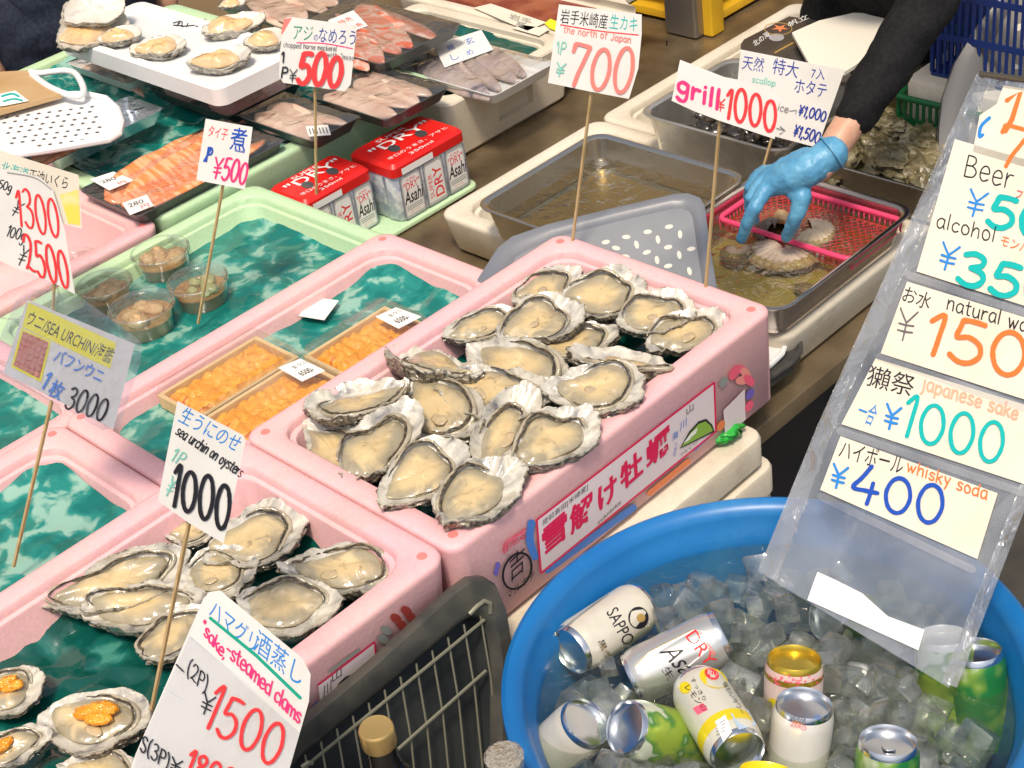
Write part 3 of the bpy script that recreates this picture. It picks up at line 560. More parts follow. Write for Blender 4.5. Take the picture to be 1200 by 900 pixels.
OY = [  # hinge px, lip px, height, width, tilt, roll, seed, extras, label
 ((600, 352), (684, 318), -.012, .60, 0, 18, 1, {}, 'pale open oyster tucked into the far left corner of the printed crate'),
 ((655, 352), (762, 332), -.006, .74, 4, 22, 2, dict(frill=1.6), 'open oyster with a tall frilly white shell edge near the back of the printed crate'),
 ((722, 378), (812, 352), -.006, .84, 0, 10, 3, {}, 'round plump open oyster second from the right corner of the printed crate'),
 ((762, 406), (848, 366), -.004, .72, 2, 8, 4, {}, 'open oyster filling the far right corner of the printed crate'),
 ((584, 394), (678, 352), .004, .70, 3, 14, 5, {}, 'open oyster with smooth beige flesh third from the back left of the printed crate'),
 ((625, 412), (728, 384), -.014, .56, 0, 0, 6, {}, 'narrow open oyster half covered in the middle of the back of the printed crate'),
 ((792, 428), (668, 410), .012, .50, 2, 30, 7, {}, 'open oyster showing its grey shell underside near the right rim of the printed crate'),
 ((640, 448), (755, 458), .026, .76, 0, 14, 8, {}, 'large plump open oyster with bluish shell edge by the front rim of the printed crate'),
 ((548, 400), (660, 462), .004, .50, 0, 20, 9, {}, 'long slim open oyster with a dark mantle crossing the crate centre'),
 ((516, 390), (602, 362), -.012, .64, 0, 16, 10, {}, 'open oyster resting against the left rim beside the sea urchin trays'),
 ((556, 432), (446, 404), .002, .48, 0, 34, 11, dict(mside=-1), 'open oyster tilted so its dark shell side shows beside the left rim'),
 ((508, 440), (642, 474), .008, .56, 0, 16, 12, {}, 'long open oyster with a pinkish muscle spot in the crate centre'),
 ((474, 448), (362, 482), .012, .76, 4, 8, 13, dict(plump=1.15), 'broad open oyster with a ruffled white rim over the left edge of the printed crate'),
 ((470, 442), (552, 512), .002, .56, 0, 18, 14, {}, 'open oyster pointing to the front with a white lip, left of the empty shell'),
 ((556, 545), (622, 462), .006, .50, 10, 16, 15, dict(meat=.8, plump=.55), 'bluish grey open oyster with thin flesh standing out in the crate front'),
 ((338, 498), (410, 548), -.012, .56, -6, 30, 16, dict(mside=-1), 'open oyster propped on its side showing purple grey shell in the near left corner'),
 ((408, 560), (478, 474), .008, .58, 4, 6, 17, {}, 'open oyster with a curly grey mantle leaning toward the near left corner'),
 ((442, 582), (546, 524), .026, .72, 4, 12, 18, {}, 'largest open oyster with a wide pale rim at the near end of the printed crate'),
 ((510, 610), (608, 538), .030, .60, 2, 14, 19, {}, 'glossy open oyster in the near right corner above the red lettering'),
 ((600, 544), (695, 480), .030, .60, 2, 20, 20, {}, 'open oyster with a brown shell flank leaning on the front rim of the printed crate'),
]
for a, b, z, wd, tl, ro, sd_, kw, lab in OY: oyster(lab, a, b, z - .010, wd * .90, tl, ro * .55, sd_, fit=(.028, .336, .032, .53), **kw)
FO = [
 ((44, 704), (208, 642), -.018, .44, 0, 30, 31, dict(), 'long open oyster at the upper left of the lower left crate'),
 ((94, 712), (232, 704), -.014, .52, 0, 16, 32, dict(), 'open oyster with a raised white shell corner lying on the crumpled green film'),
 ((186, 622), (246, 612), -.03, .8, 0, 10, 33, dict(), 'open oyster half hidden behind the sea urchin on oysters card'),
 ((262, 640), (380, 584), -.004, .66, 0, 12, 34, dict(), 'large glossy white rimmed oyster at the back of the lower left crate'),
 ((206, 672), (302, 668), -.01, .82, 0, 8, 35, dict(meat=.9), 'round open oyster in the middle of the lower left crate'),
 ((338, 654), (476, 668), -.004, .46, 0, 16, 36, dict(), 'open oyster with a dark curled mantle at the right end of the lower left crate'),
 ((270, 712), (400, 704), .0, .60, 0, 16, 37, dict(), 'open oyster beside the front rim behind the steamed clams card'),
 ((158, 768), (246, 716), -.014, .66, 0, 10, 38, dict(), 'open oyster crossed by the wooden skewer left of the steamed clams card'),
 ((46, 838), (170, 848), -.006, .66, 0, 10, 39, dict(topping=((.12, -.03), (.02, .02), (.14, .05))), 'open oyster topped with orange sea urchin at the bottom left'),
 ((-50, 822), (52, 800), -.02, .66, 0, 10, 40, dict(topping=((.18, .0), (.1, .06))), 'sea urchin topped oyster cut by the left edge of the picture'),
 ((-40, 892), (58, 858), -.006, .5, 0, 20, 41, dict(topping=((.0, .0), (-.1, .0))), 'sea urchin topped oyster in the bottom left corner'),
 ((70, 900), (160, 905), -.02, .6, 0, 10, 42, dict(), 'dark shelled open oyster below the sea urchin topped one'),
]
for a, b, z, wd, tl, ro, sd_, kw, lab in FO: oyster(lab, a, b, z - .014, wd * .95, tl, ro * .6, sd_, fit=(.03, .332, -.54, -.03), **kw)

# ================================================================== the blue tub of ice, water and cans
TUBM = M('blue tub plastic', (.006, .125, .38), .34, col2=(.010, .155, .43), ns=4, bump=(30, .06), spec=.5, stain=((.05, .24, .46), .6))
TC = Vector((.668, .124)); TZ = -.08; TR = .267
tp = [(.0, -.30), (.19, -.30), (.205, -.295), (TR - .022, TZ - .03), (TR - .02, TZ - .018), (TR - .004, TZ - .016), (TR, TZ - .010), (TR - .001, TZ - .003), (TR - .006, TZ), (TR - .013, TZ - .002), (TR - .02, TZ - .007), (TR - .023, TZ - .014), (TR - .026, TZ - .028), (TR - .031, TZ - .034), (TR - .032, TZ - .045), (.2, -.285), (.185, -.290), (0, -.290)]
tub = tag(MB().lathe([(max(r, .0005), z) for r, z in tp], 96, (TC.x, TC.y, 0), c0=True, c1=True).build('ice_tub', TUBM, None, smooth=35), 'round bright blue plastic tub full of iced water and drink cans', 'tub')
st_ = thing('tub_stand', 'dark metal frame on the floor under the blue tub', 'stand', (TC.x, TC.y, -.9))
MB().box(TC.x - .2, TC.x + .2, TC.y - .2, TC.y + .2, -.325, -.303).build('stand_top', DARK, st_)
for sx in (-1, 1):
    for sy in (-1, 1): MB().box(TC.x + sx * .17 - .015, TC.x + sx * .17 + .015, TC.y + sy * .17 - .015, TC.y + sy * .17 + .015, -.9, -.326).build('leg', DARK, st_)
WZt = -.126
vs = [(TC.x, TC.y, WZt)]; fs = []; nr, na = 40, 90
for j in range(1, nr + 1):
    for i in range(na):
        r = (TR - .0335) * j / nr; a = 2 * math.pi * i / na; x = TC.x + r * math.cos(a); y = TC.y + r * math.sin(a)
        vs.append((x, y, WZt + .0022 * noise.fractal(Vector((x * 24, y * 24, 3)), 1, 2, 3)))
for i in range(na): fs.append((0, 1 + i, 1 + (i + 1) % na))
for j in range(nr - 1):
    for i in range(na): fs.append((1 + j * na + i, 1 + (j + 1) * na + i, 1 + (j + 1) * na + (i + 1) % na, 1 + j * na + (i + 1) % na))
WATER = film('iced water', (.90, .93, .86), 1.0, .02, (45, 1.0), .03, (.38, .40, .30))
wt = MB().add(vs, fs).build('tub_water', WATER, None, smooth=180); plain(wt); 
# a murky layer lower down, where melt water and many cubes hide the bottom
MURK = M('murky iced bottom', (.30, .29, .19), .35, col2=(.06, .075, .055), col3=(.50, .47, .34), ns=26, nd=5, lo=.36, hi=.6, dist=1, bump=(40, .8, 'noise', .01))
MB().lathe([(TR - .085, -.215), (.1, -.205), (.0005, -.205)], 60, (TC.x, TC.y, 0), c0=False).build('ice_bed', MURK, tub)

ALU = M('bare aluminium', (.72, .74, .77), .2, 1., bump=(200, .03)); ALUB = M('brushed can metal', (.62, .66, .72), .25, .9)
def can(label, a, za, b, zb, body, r=.0295, ink=None, ends=(ALU, ALU), bands=(), name='drink_can', group='drink cans in the ice tub', tab=False, lenk=.106):
    """a is the end seen nearer, b the other end"""
    p = at(*a, za); q = at(*b, zb); u = (q - p).normalized(); q = p + u * lenk
    X = u.orthogonal().normalized(); m = Matrix((X, u.cross(X), u)).transposed().to_4x4(); m.translation = p
    t = thing(name, label, 'can', group=group, mat=m); H = lenk
    prof = [(r * .80, .006), (r * .83, .001), (r * .87, 0), (r * .90, .002), (r * .93, .006), (r * .985, .012), (r, .016), (r, H - .014), (r * .985, H - .010), (r * .90, H - .002)]
    MB().lathe([(r * .93, .006), (r * .985, .012), (r, .017), (r, H - .015), (r * .985, H - .010), (r * .92, H - .004)], 48, c0=False, c1=False).build('can_body', body, t, smooth=50, world=False)
    MB().lathe([(r * .93, .0061), (r * .91, .001), (r * .875, -.0008), (r * .84, .001), (r * .81, .0065), (r * .5, .0060), (.0005, .0058)], 48, c0=False).build('can_end', ends[0], t, smooth=40, world=False)
    MB().lathe([(r * .92, H - .004), (r * .9, H - .0005), (r * .875, H + .0008), (r * .84, H - .001), (r * .80, H - .007), (.0005, H - .0058)], 48, c0=False).build('can_end', ends[1], t, smooth=40, world=False)
    if tab:
        mb = MB(); mb.loft([[(x, y, .0045) for x, y, z in rr(-.006, .006, -.010, .004, .004, 0)], [(x, y, .0032) for x, y, z in rr(-.006, .006, -.010, .004, .004, 0)]]); mb.build('pull_tab', ends[0], t, world=False)
    for z0, z1, mt in bands: MB().lathe([(r * 1.004, z0), (r * 1.004, z1)], 48, c0=False, c1=False).build('printed_band', mt, t, smooth=180, world=False)
    S = Cyl(p, q, r * 1.004)
    if ink: k = Ink(S, .0003); ink(k); k.build('printing', t)
    return t
CREAM = M('cream can print', (.70, .66, .56), .3, .25, col2=(.66, .62, .52), ns=60, bump=(300, .1)); SILV = M('silver can print', (.62, .62, .60), .28, .7)
PEARL = M('pearl white can print', (.74, .72, .68), .3, .2); LEM = M('lemon can print', (.70, .68, .58), .3, .3); LIME = M('lime green can print', (.30, .42, .06), .3, .35, col2=(.07, .24, .05), ns=34, nd=2, lo=.45, hi=.55, col3=(.62, .66, .52)); GCAN = M('green can print', (.02, .20, .05), .3, .3, col2=(.22, .38, .06), ns=30, nd=2, lo=.45, hi=.6, col3=(.6, .62, .5))
PKC = M('pale pink can print', (.76, .62, .58), .3, .2, col2=(.72, .50, .48), ns=50); GLDB = M('gold can rim', (.62, .45, .06), .25, .8); YCAN = M('yellow can print', (.78, .62, .02), .3, .2)
def i1(k):
    k.type('SAPPORO', (710, 718), (742, 777), 15, BLK, up=(.85, -.5)); k.disc((748, 724), 12, 13, BLK); k.disc((751, 724), 5, 5, GOLD)
    k.type('生ビール', (703, 757), (715, 780), 6, GOLD, up=(.85, -.5)); k.type('黒ラ', (700, 752), (710, 775), 8, BLK, up=(.85, -.5))
    for i in range(5): k.line([(655 + i * 3.2, 742 - i * 2 - 3), (700 + i * 3.2, 708 - i * 2 - 3)], .7, GYP)
can('cream coloured beer can lettered SAPPORO lying at the left of the tub', (668, 763), -.118, (746, 712), -.128, CREAM, ink=i1)
def i2(k):
    k.poly([(748, 790), (744, 781), (760, 764), (812, 738), (826, 740), (832, 760), (806, 782)], WHT)
    k.type('Asahi', (772, 764), (812, 806), 23, BLK, up=(.8, -.55), shear=.15); k.type('DRY', (803, 746), (828, 782), 15, RED, up=(.8, -.55)); k.type('SUPER', (818, 744), (836, 770), 5, REDF, up=(.8, -.55)); k.type('生', (775, 785), (783, 798), 10, BLK, up=(.8, -.55)); k.line([(744, 781), (760, 764), (812, 738)], 1, GOLD)
can('silver beer can with black Asahi and red DRY lettering beside the cream can', (848, 744), -.108, (748, 792), -.135, SILV, ink=i2)
def i3(k):
    k.disc((803, 806), 7, 7, YCAN); k.disc((836, 795), 17, 11, YCAN, .4); k.disc((834, 790), 9, 6, RED, .5); k.type('旨い', (829, 790), (840, 794), 6, WHT, up=(.1, -1))
    k.type('すっきり', (809, 796), (824, 822), 5, BLK, up=(.8, -.5)); k.type('レモンの', (802, 806), (824, 834), 7, BLK, up=(.8, -.5)); k.type('味わいサワー', (846, 802), (868, 838), 6, BLK, up=(.8, -.5))
    k.poly([(812, 830), (824, 824), (830, 832), (818, 838)], PNK); k.poly([(838, 846), (850, 838), (858, 858), (848, 870)], WHT)
    for i in range(4): k.line([(840, 850 + i * 4), (850, 844 + i * 4)], .7, GRY)
    k.poly([(856, 836), (878, 830), (886, 850), (866, 856)], M('pale blue print', (.45, .58, .75), .4))
can('silver and yellow lemon sour can lying in front of the silver can', (866, 884), -.100, (806, 788), -.112, LEM, ink=i3, bands=((.017, .032, YCAN),))
can('can lying with its bare silver end toward the viewer and green print behind', (732, 852), -.098, (800, 868), -.150, LIME)
can('lime green can cut by the bottom edge beside the lemon can', (900, 905), -.092, (890, 985), -.15, LIME, ends=(YCAN, ALU))
can('upright green can with a shiny silver top in the front of the ice', (1041, 868), -.078, (1034, 990), -.19, GCAN, tab=True)
def i7(k):
    k.type('SODA', (926, 842), (944, 848), 6, GRY); k.type('ZERO', (926, 850), (944, 856), 5, PNK); k.type('氷', (952, 842), (962, 846), 8, SBL)
can('upright white can leaning slightly beside the silver topped green can', (943, 824), -.085, (930, 930), -.19, PEARL, ink=i7)
def i8(k):
    for i in range(14): k.disc((902 + i * 4.6, 792 + (i * 7 % 5) * 2), 1.3, 1, PNK)
    k.type('ピーチ', (908, 802), (940, 806), 10, PNK); 
    for i in range(9): k.disc((905 + i * 6, 822 + (i * 5 % 7)), 5, 4, YCAN)
can('pale pink can with a gold rim standing behind the white can', (931, 771), -.096, (927, 870), -.19, PKC, ink=i8, ends=(GLDB, ALU), bands=((.012, .018, GLDB),))
can('white topped green can seen through the bottom of the price sheet', (1105, 745), -.098, (1112, 850), -.19, LIME, ends=(PEARL, ALU))
can('green can with a grey top standing against the right wall of the tub', (1142, 762), -.100, (1150, 860), -.19, GCAN)
can('pale can sunk in the ice at the left front of the tub', (688, 846), -.112, (650, 880), -.16, CREAM)
can('lime green can almost drowned below the price sheet', (968, 722), -.133, (1030, 730), -.175, LIME)

ICE = M('clear ice', (.97, .98, .98), .02, trans=1., ior=1.31, bump=(45, .3, 'noise', .005))
def ice_mat():
    t = ICE.node_tree; N = t.nodes.new; Lk = t.links.new; gls = t.nodes['Principled BSDF']; out = t.nodes['Material Output']
    tr = N('ShaderNodeBsdfTransparent'); tr.inputs[0].default_value = (.97, .98, .97, 1); m1 = N('ShaderNodeMixShader'); m1.inputs[0].default_value = .4; Lk(gls.outputs[0], m1.inputs[1]); Lk(tr.outputs[0], m1.inputs[2])
    df = N('ShaderNodeBsdfDiffuse'); df.inputs[0].default_value = (.82, .84, .82, 1); tc = N('ShaderNodeTexCoord'); n = N('ShaderNodeTexNoise'); n.inputs['Scale'].default_value = 1.6; n.inputs['Detail'].default_value = 4; Lk(tc.outputs['Object'], n.inputs['Vector'])
    mr = N('ShaderNodeMapRange'); mr.inputs[1].default_value = .45; mr.inputs[2].default_value = .72; mr.inputs[3].default_value = .01; mr.inputs[4].default_value = .12; Lk(n.outputs[0], mr.inputs[0])
    m2 = N('ShaderNodeMixShader'); Lk(mr.outputs[0], m2.inputs[0]); Lk(m1.outputs[0], m2.inputs[1]); Lk(df.outputs[0], m2.inputs[2])
    gl = N('ShaderNodeBsdfGlossy'); gl.inputs['Roughness'].default_value = .03; lw = N('ShaderNodeLayerWeight'); pw = N('ShaderNodeMath'); pw.operation = 'POWER'; pw.inputs[1].default_value = 3; Lk(lw.outputs['Facing'], pw.inputs[0]); ma = N('ShaderNodeMath'); ma.operation = 'MULTIPLY_ADD'; ma.inputs[1].default_value = .5; ma.inputs[2].default_value = .12; Lk(pw.outputs[0], ma.inputs[0])
    m3 = N('ShaderNodeMixShader'); Lk(ma.outputs[0], m3.inputs[0]); Lk(m2.outputs[0], m3.inputs[1]); Lk(gl.outputs[0], m3.inputs[2]); Lk(m3.outputs[0], out.inputs[0])
ice_mat()
ice_me = []
for k in range(10):
    rd = random.Random(k + 50); s = rd.uniform(.85, 1.15); mb = MB(); hx, hy, hz = (.5 * rd.uniform(.75, 1.1) for _ in range(3)); n = 5
    bm_v = []; 
    import bmesh
    bm = bmesh.new(); bmesh.ops.create_cube(bm, size=1.); 
    for v in bm.verts: v.co = Vector((v.co.x * 2 * hx, v.co.y * 2 * hy, v.co.z * 2 * hz)) + Vector((rd.uniform(-.12, .12), rd.uniform(-.12, .12), rd.uniform(-.12, .12)))
    bmesh.ops.bevel(bm, geom=list(bm.edges), offset=.13, segments=2, profile=.6, affect='EDGES')
    bmesh.ops.triangulate(bm, faces=[f for f in bm.faces if len(f.verts) > 4])
    me = bpy.data.meshes.new('ice_cube'); bm.to_mesh(me); bm.free(); me.materials.append(ICE); me.shade_smooth(); me.set_sharp_from_angle(angle=R(38)); ice_me.append(me)
cans = [(basis(o), .106) for o in bpy.data.objects if o.name.startswith('drink_can')]
rd = random.Random(11); placed = []; tries = 0
def clear(p, rad):
    for m, H in cans:
        l = m.inverted() @ p
        if -.014 < l.z < H + .01 and math.hypot(l.x, l.y) < .0295 + rad: return False
        # keep the side of the can that faces the viewer free
        d = (CP - p).normalized(); pr = p - d * .045; l2 = m.inverted() @ pr
        if -.004 < l2.z < H and math.hypot(l2.x, l2.y) < .030 and rd.random() < .85: return False
    return True
while len(placed) < 190 and tries < 9000:
    tries += 1; r = (TR - .066) * math.sqrt(rd.random()); a = rd.uniform(0, 6.283); s = rd.uniform(.017, .038)
    p = Vector((TC.x + r * math.cos(a), TC.y + r * math.sin(a), WZt + rd.choice((rd.uniform(-.012, .006), rd.uniform(-.012, .003), rd.uniform(-.045, -.012)))))
    if any((p - q).length < (s + t_) * .34 for q, t_ in placed) or not clear(p, s * .42): continue
    placed.append((p, s)); o = bpy.data.objects.new('ice_cube', rd.choice(ice_me)); COL.objects.link(o)
    o.location = p; o.rotation_euler = (rd.uniform(0, 6.28), rd.uniform(0, 6.28), rd.uniform(0, 6.28)); o.scale = (s, s, s)
    tag(o, 'clear ice cube floating among the cans in the blue tub', 'ice cube', 'ice cubes in the blue tub')
print('ice', len(placed), tries)

# ------------------------------------------------------------------ dark tray with a wire rack, standing in front of the crates
GREYT = M('dark grey tray plastic', (.045, .046, .043), .36, col2=(.075, .072, .06), ns=30, bump=(90, .12)); INN = M('black tray inside', (.022, .026, .028), .4, col2=(.035, .04, .04), ns=15, bump=(80, .1))
WIRE = M('coated rack wire', (.22, .215, .16), .4, .3)
TS = Plane((.415, -.05, -.12), (1, -.06, .33))
tr = thing('grey_tray', 'dark grey deep tray standing on edge in front of the crates', 'tray', TS.hit(480, 830)[0])
def inset(poly, d):
    o = []; n = len(poly)
    for i in range(n):
        p = np.array(poly[i], float); a = np.array(poly[i - 1], float); b = np.array(poly[(i + 1) % n], float); e1 = (p - a) / (np.linalg.norm(p - a) + 1e-9); e2 = (b - p) / (np.linalg.norm(b - p) + 1e-9)
        nn = np.array((-(e1[1] + e2[1]), e1[0] + e2[0])); nn /= np.linalg.norm(nn) + 1e-9; o.append(tuple(p + nn * d / max(.5, abs(float(np.dot(nn, (-e1[1], e1[0])))))))
    return o
rim = [(230, 960), (330, 868), (440, 776), (530, 694), (552, 678), (568, 676), (580, 684), (592, 712), (600, 760), (600, 960)]
rin = [(270, 975), (356, 884), (450, 806), (540, 730), (556, 720), (566, 720), (574, 728), (580, 746), (584, 775), (584, 975)]
rin2 = [(290, 985), (366, 895), (456, 818), (546, 742), (558, 734), (564, 734), (569, 740), (574, 756), (577, 780), (577, 985)]
def ringp(poly, off): return [S_[0] + S_[1] * off for S_ in (TS.hit(*q) for q in poly)]
MB().loft([ringp(rim, -.012), ringp(rim, -.001), ringp([(x + .06 * (a[0] - x), y + .06 * (a[1] - y)) for (x, y), a in zip(rim, rin)], .003), ringp([(x + .8 * (a[0] - x), y + .8 * (a[1] - y)) for (x, y), a in zip(rim, rin)], .003), ringp(rin, -.002), ringp(rin2, -.030), ringp([(x * .94 + 460 * .06, y * .94 + 860 * .06) for x, y in rin2], -.034)], False, True).build('tray_body', GREYT, tr, smooth=45)
MB().loft([ringp(rin, -.0025), ringp([(x, y) for x, y in rin2], -.0290)], False, True).build('tray_lining', INN, tr, smooth=30)
mb = thing('wire_rack', 'pale wire rack standing inside the dark grey tray', 'rack', TS.hit(470, 850)[0])
def TW(x, y, o=-.006): p, n = TS.hit(x, y); return p + n * o
for k in range(12):
    f = k / 11; x = 566 - f * 205; y = 718 + f * 168
    MB().tube([TW(x, y), TW(x + 14, y + 75, -.008), TW(x + 26, y + 170, -.012)], .0012, 6).build('rack_wire', WIRE, mb)
for (a, b) in (((570, 727), (345, 912)), ((572, 787), (440, 905))): MB().tube([TW(*a, -.004), TW((a[0] + b[0]) / 2, (a[1] + b[1]) / 2, -.004), TW(*b, -.004)], .0019, 6).build('rack_frame', WIRE, mb)
MB().tube([TW(548, 719, .003), TW(556, 709, .005), TW(564, 703, .005), TW(571, 706, .005), TW(573, 718, .002)], .0026, 8).build('rack_hook', WIRE, mb)
MB().tube([TW(352, 898, .003), TW(358, 892, .005), TW(363, 893, .004)], .0026, 8).build('rack_hook', WIRE, mb)
# bottle with a gold cap, and a film wrapped bottle top
GLASSD = M('dark bottle glass', (.012, .010, .008), .06, coat=.5); CAP = M('gold screw cap', (.62, .42, .16), .32, .7, bump=(200, .08)); 
bp = at(440, 852, .03); bt = thing('bottle', 'dark glass bottle with a gold screw cap before the wire rack', 'bottle', (bp.x, bp.y, -.285))
ds = tag(MB().rbox(bp.x - .06, bp.x + .16, bp.y - .10, bp.y + .09, -.9, -.285, .006, .02).build('drinks_stand', DARK), 'dark low stand under the gold capped bottle', 'stand')
bz = .03
MB().lathe([(.030, -.2845), (.034, -.28), (.034, bz - .115), (.030, bz - .085), (.016, bz - .05), (.0145, bz - .035), (.0145, bz - .021)], 32, (bp.x, bp.y, 0)).build('bottle_body', GLASSD, bt)
MB().lathe([(.0155, bz - .022), (.0162, bz - .020), (.0162, bz - .003), (.0158, bz - .0015), (.0145, bz), (.0125, bz - .0005), (.0005, bz - .0007)], 40, (bp.x, bp.y, 0)).build('bottle_cap', CAP, bt, smooth=30)
FOILM = film('crinkled cap film', (.82, .80, .76), 2.5, .08, (120, 1.5), .45, (.55, .5, .42))
fp = at(590, 884, -.03); ft = thing('wrapped_bottle', 'bottle top wrapped in crinkled clear film beside the blue tub', 'bottle', (fp.x, fp.y, -.285))
fz = -.03
MB().lathe([(.026, -.2845), (.028, -.28), (.028, fz - .11), (.022, fz - .07), (.015, fz - .035), (.0140, fz - .024)], 28, (fp.x, fp.y, 0)).build('bottle_body', GLASSD, ft)
MB().lathe([(.0150, fz - .0235), (.0165, fz - .021), (.0185, fz - .005), (.0190, fz - .002), (.0165, fz), (.004, fz - .003), (.0005, fz - .003)], 12, (fp.x, fp.y, 0)).build('bottle_wrap', FOILM, ft, smooth=20)

# ================================================================== price cards on wooden skewers
PAPER = M('white card', (.72, .71, .68), .5, col2=(.68, .665, .63), ns=14, nd=3, bump=(500, .05), stain=((.50, .47, .40), .35)); CREAMP = M('cream card', (.74, .69, .58), .5, col2=(.70, .645, .53), ns=12, nd=3, stain=((.55, .46, .32), .35))
WOOD = M('wooden skewer', (.52, .38, .19), .6, col2=(.42, .29, .13), ns=20, nd=4, stretch=(8, 8, 1))
LAM = film('laminate', (.90, .91, .94), 1.6, .08, (25, .5), .05, (.78, .78, .82))
GLOSSF = film('glossy sleeve', (.97, .97, .98), 1.3, .06, (22, .35))
def closest(base, px):
    d = ray(*px); b = base - CP; t = (b.x * d.x + b.y * d.y) / (d.x ** 2 + d.y ** 2); return CP + d * t
def sign(label, poly, top, base, bz, paper=PAPER, yaw=0., lean=.35, up_ext=.03, name='price_sign', fwd=0., bar=.0022, skewer=True, grp='handwritten price cards on skewers'):
    b = at(*base, bz); p = closest(b, top); tc_ = (CP - p).normalized(); n = Vector((tc_.x, tc_.y, 0)).normalized(); n = (Matrix.Rotation(R(yaw), 3, 'Z') @ n); n = (n + Vector((0, 0, lean))).normalized()
    t = thing(name, label, 'price sign', b, grp)
    S = Plane(p + n * (bar * 2.2 + fwd), n); k = MB()
    slab(k, poly, S, .0009); o = k.build('card', paper, t, smooth=None)
    if skewer:
        p2 = p - n * bar * .6; k = MB(); k.tube([b - (p - b).normalized() * .03, p2 + (p2 - b).normalized() * .004], bar, 4); k.build('skewer', WOOD, t, smooth=None)
    return t, S
# 500 : chopped horse mackerel
t, S = sign('white price card with red 500 and blue green kana over the beer packs', [(334, 21), (342, 20), (412, 29), (418, 34), (411, 99), (404, 107), (332, 97), (327, 90), (328, 60)], (369, 98), (371, 244), -.10)
k = Ink(S); k.poly([(333, 22), (342, 21), (331, 40), (329, 40)], REDF); k.type('アジ', (343, 46), (366, 48), 17, GRNM); k.type('の', (367, 47), (372, 48), 7, BLU); k.type('なめろう', (373, 49), (416, 53), 17, NAVY); k.line([(348, 50), (380, 51), (413, 57)], 1.3, PINKM, True)
k.hand('chopped horse mackerel', (332, 55), (394, 60), 6, GRY, .6); k.hand('with "miso', (382, 66), (415, 71), 6, GRY, .6); k.hand('1', (330, 73), (333, 73), 12, BLK, 1.8); k.hand('P', (329, 91), (336, 92), 12, BLK, 1.8); k.hand('¥', (338, 95), (347, 96), 14, BLK, 1.2); k.hand('500', (348, 96), (398, 103), 35, RED, 6); k.build('lettering', t)
# 500 : simmered sea bream roe
t, S = sign('small white price card with pink 500 beside the simmered roe cups', [(241, 139), (296, 149), (287, 222), (230, 211)], (262, 214), (236, 358), -.07)
k = Ink(S); k.type('タイ子', (243, 160), (265, 165), 14, RED); k.type('煮', (268, 175), (287, 178), 27, BLU, .008); k.hand('uuuu', (275, 177), (286, 179), 3, BLU, .8); k.hand('1', (238, 188), (240, 189), 17, BLU, 2.2); k.hand('P', (241, 189), (247, 190), 16, BLU, 2.2); k.hand('¥', (248, 207), (258, 209), 24, PINKM, 2.2); k.hand('500', (259, 210), (287, 216), 25, PINKM, 2.8); k.build('lettering', t)
# 700 : oysters
t, S = sign('large white price card with red 700 standing behind the printed oyster crate', [(655, 5), (752, 17), (752, 40), (748, 80), (737, 116), (690, 107), (642, 97), (648, 55)], (693, 108), (671, 282), .0, yaw=-4)
k = Ink(S); k.type('岩手米崎産', (656, 27), (711, 34), 17, BLK); k.type('生カキ', (714, 33), (746, 37), 17, TEAL); k.line([(657, 29), (700, 36), (748, 41)], 1.4, RED, True); k.hand('The north of Japan'.replace('T', 't'), (660, 38), (739, 50), 8, REDF, 1); k.hand('1', (653, 62), (655, 62), 14, TEALF, 1.3); k.hand('P', (656, 63), (662, 64), 14, TEALF, 1.3); k.hand('¥', (650, 88), (661, 90), 16, TEALF, 1.5)
k.hand('700', (664, 98), (737, 111), 50, REDF, 4.6); k.build('lettering', t)
# grill 1000
t, S = sign('slanted card reading grill in pink and 1000 in red near the blue glove', [(797, 70), (848, 90), (872, 95), (912, 112), (908, 163), (842, 141), (815, 131), (787, 118)], (844, 139), (827, 336), .0, yaw=4)
k = Ink(S); k.hand('grill', (793, 108), (842, 128), 21, PINKM, 4.4, up=(.1, -1)); k.hand('¥', (840, 128), (849, 131), 15, RED, 1.6, up=(.05, -1)); k.hand('1000', (850, 138), (908, 155), 36, RED, 4, up=(.08, -1)); k.build('lettering', t)
# scallops
t, S = sign('wide white scallop price card with blue writing beside the reaching arm', [(868, 58), (990, 82), (958, 173), (859, 147)], (905, 160), (895, 195), -.06, paper=PAPER)
k = Ink(S); k.type('天然', (869, 81), (894, 85), 17, NAVY); k.type('特大', (904, 86), (934, 92), 19, NAVY); k.type('7入', (950, 92), (966, 94), 13, NAVY); k.type('ホタテ', (930, 108), (967, 115), 17, NAVY); k.hand('scallop', (881, 96), (908, 101), 7, TEALF, 1.1); k.hand('¥1,000', (935, 134), (966, 143), 12, NAVY, 1.8); k.hand('¥1,500', (929, 158), (959, 168), 13, NAVY, 1.8); k.hand('ice', (911, 129), (923, 132), 8, GRY, .8); k.line([(925, 130), (934, 129), (932, 133)], .8, GRY); k.line([(910, 150), (920, 153), (914, 157)], .9, GRY); k.line([(920, 153), (914, 148)], .9, GRY); k.build('lettering', t)
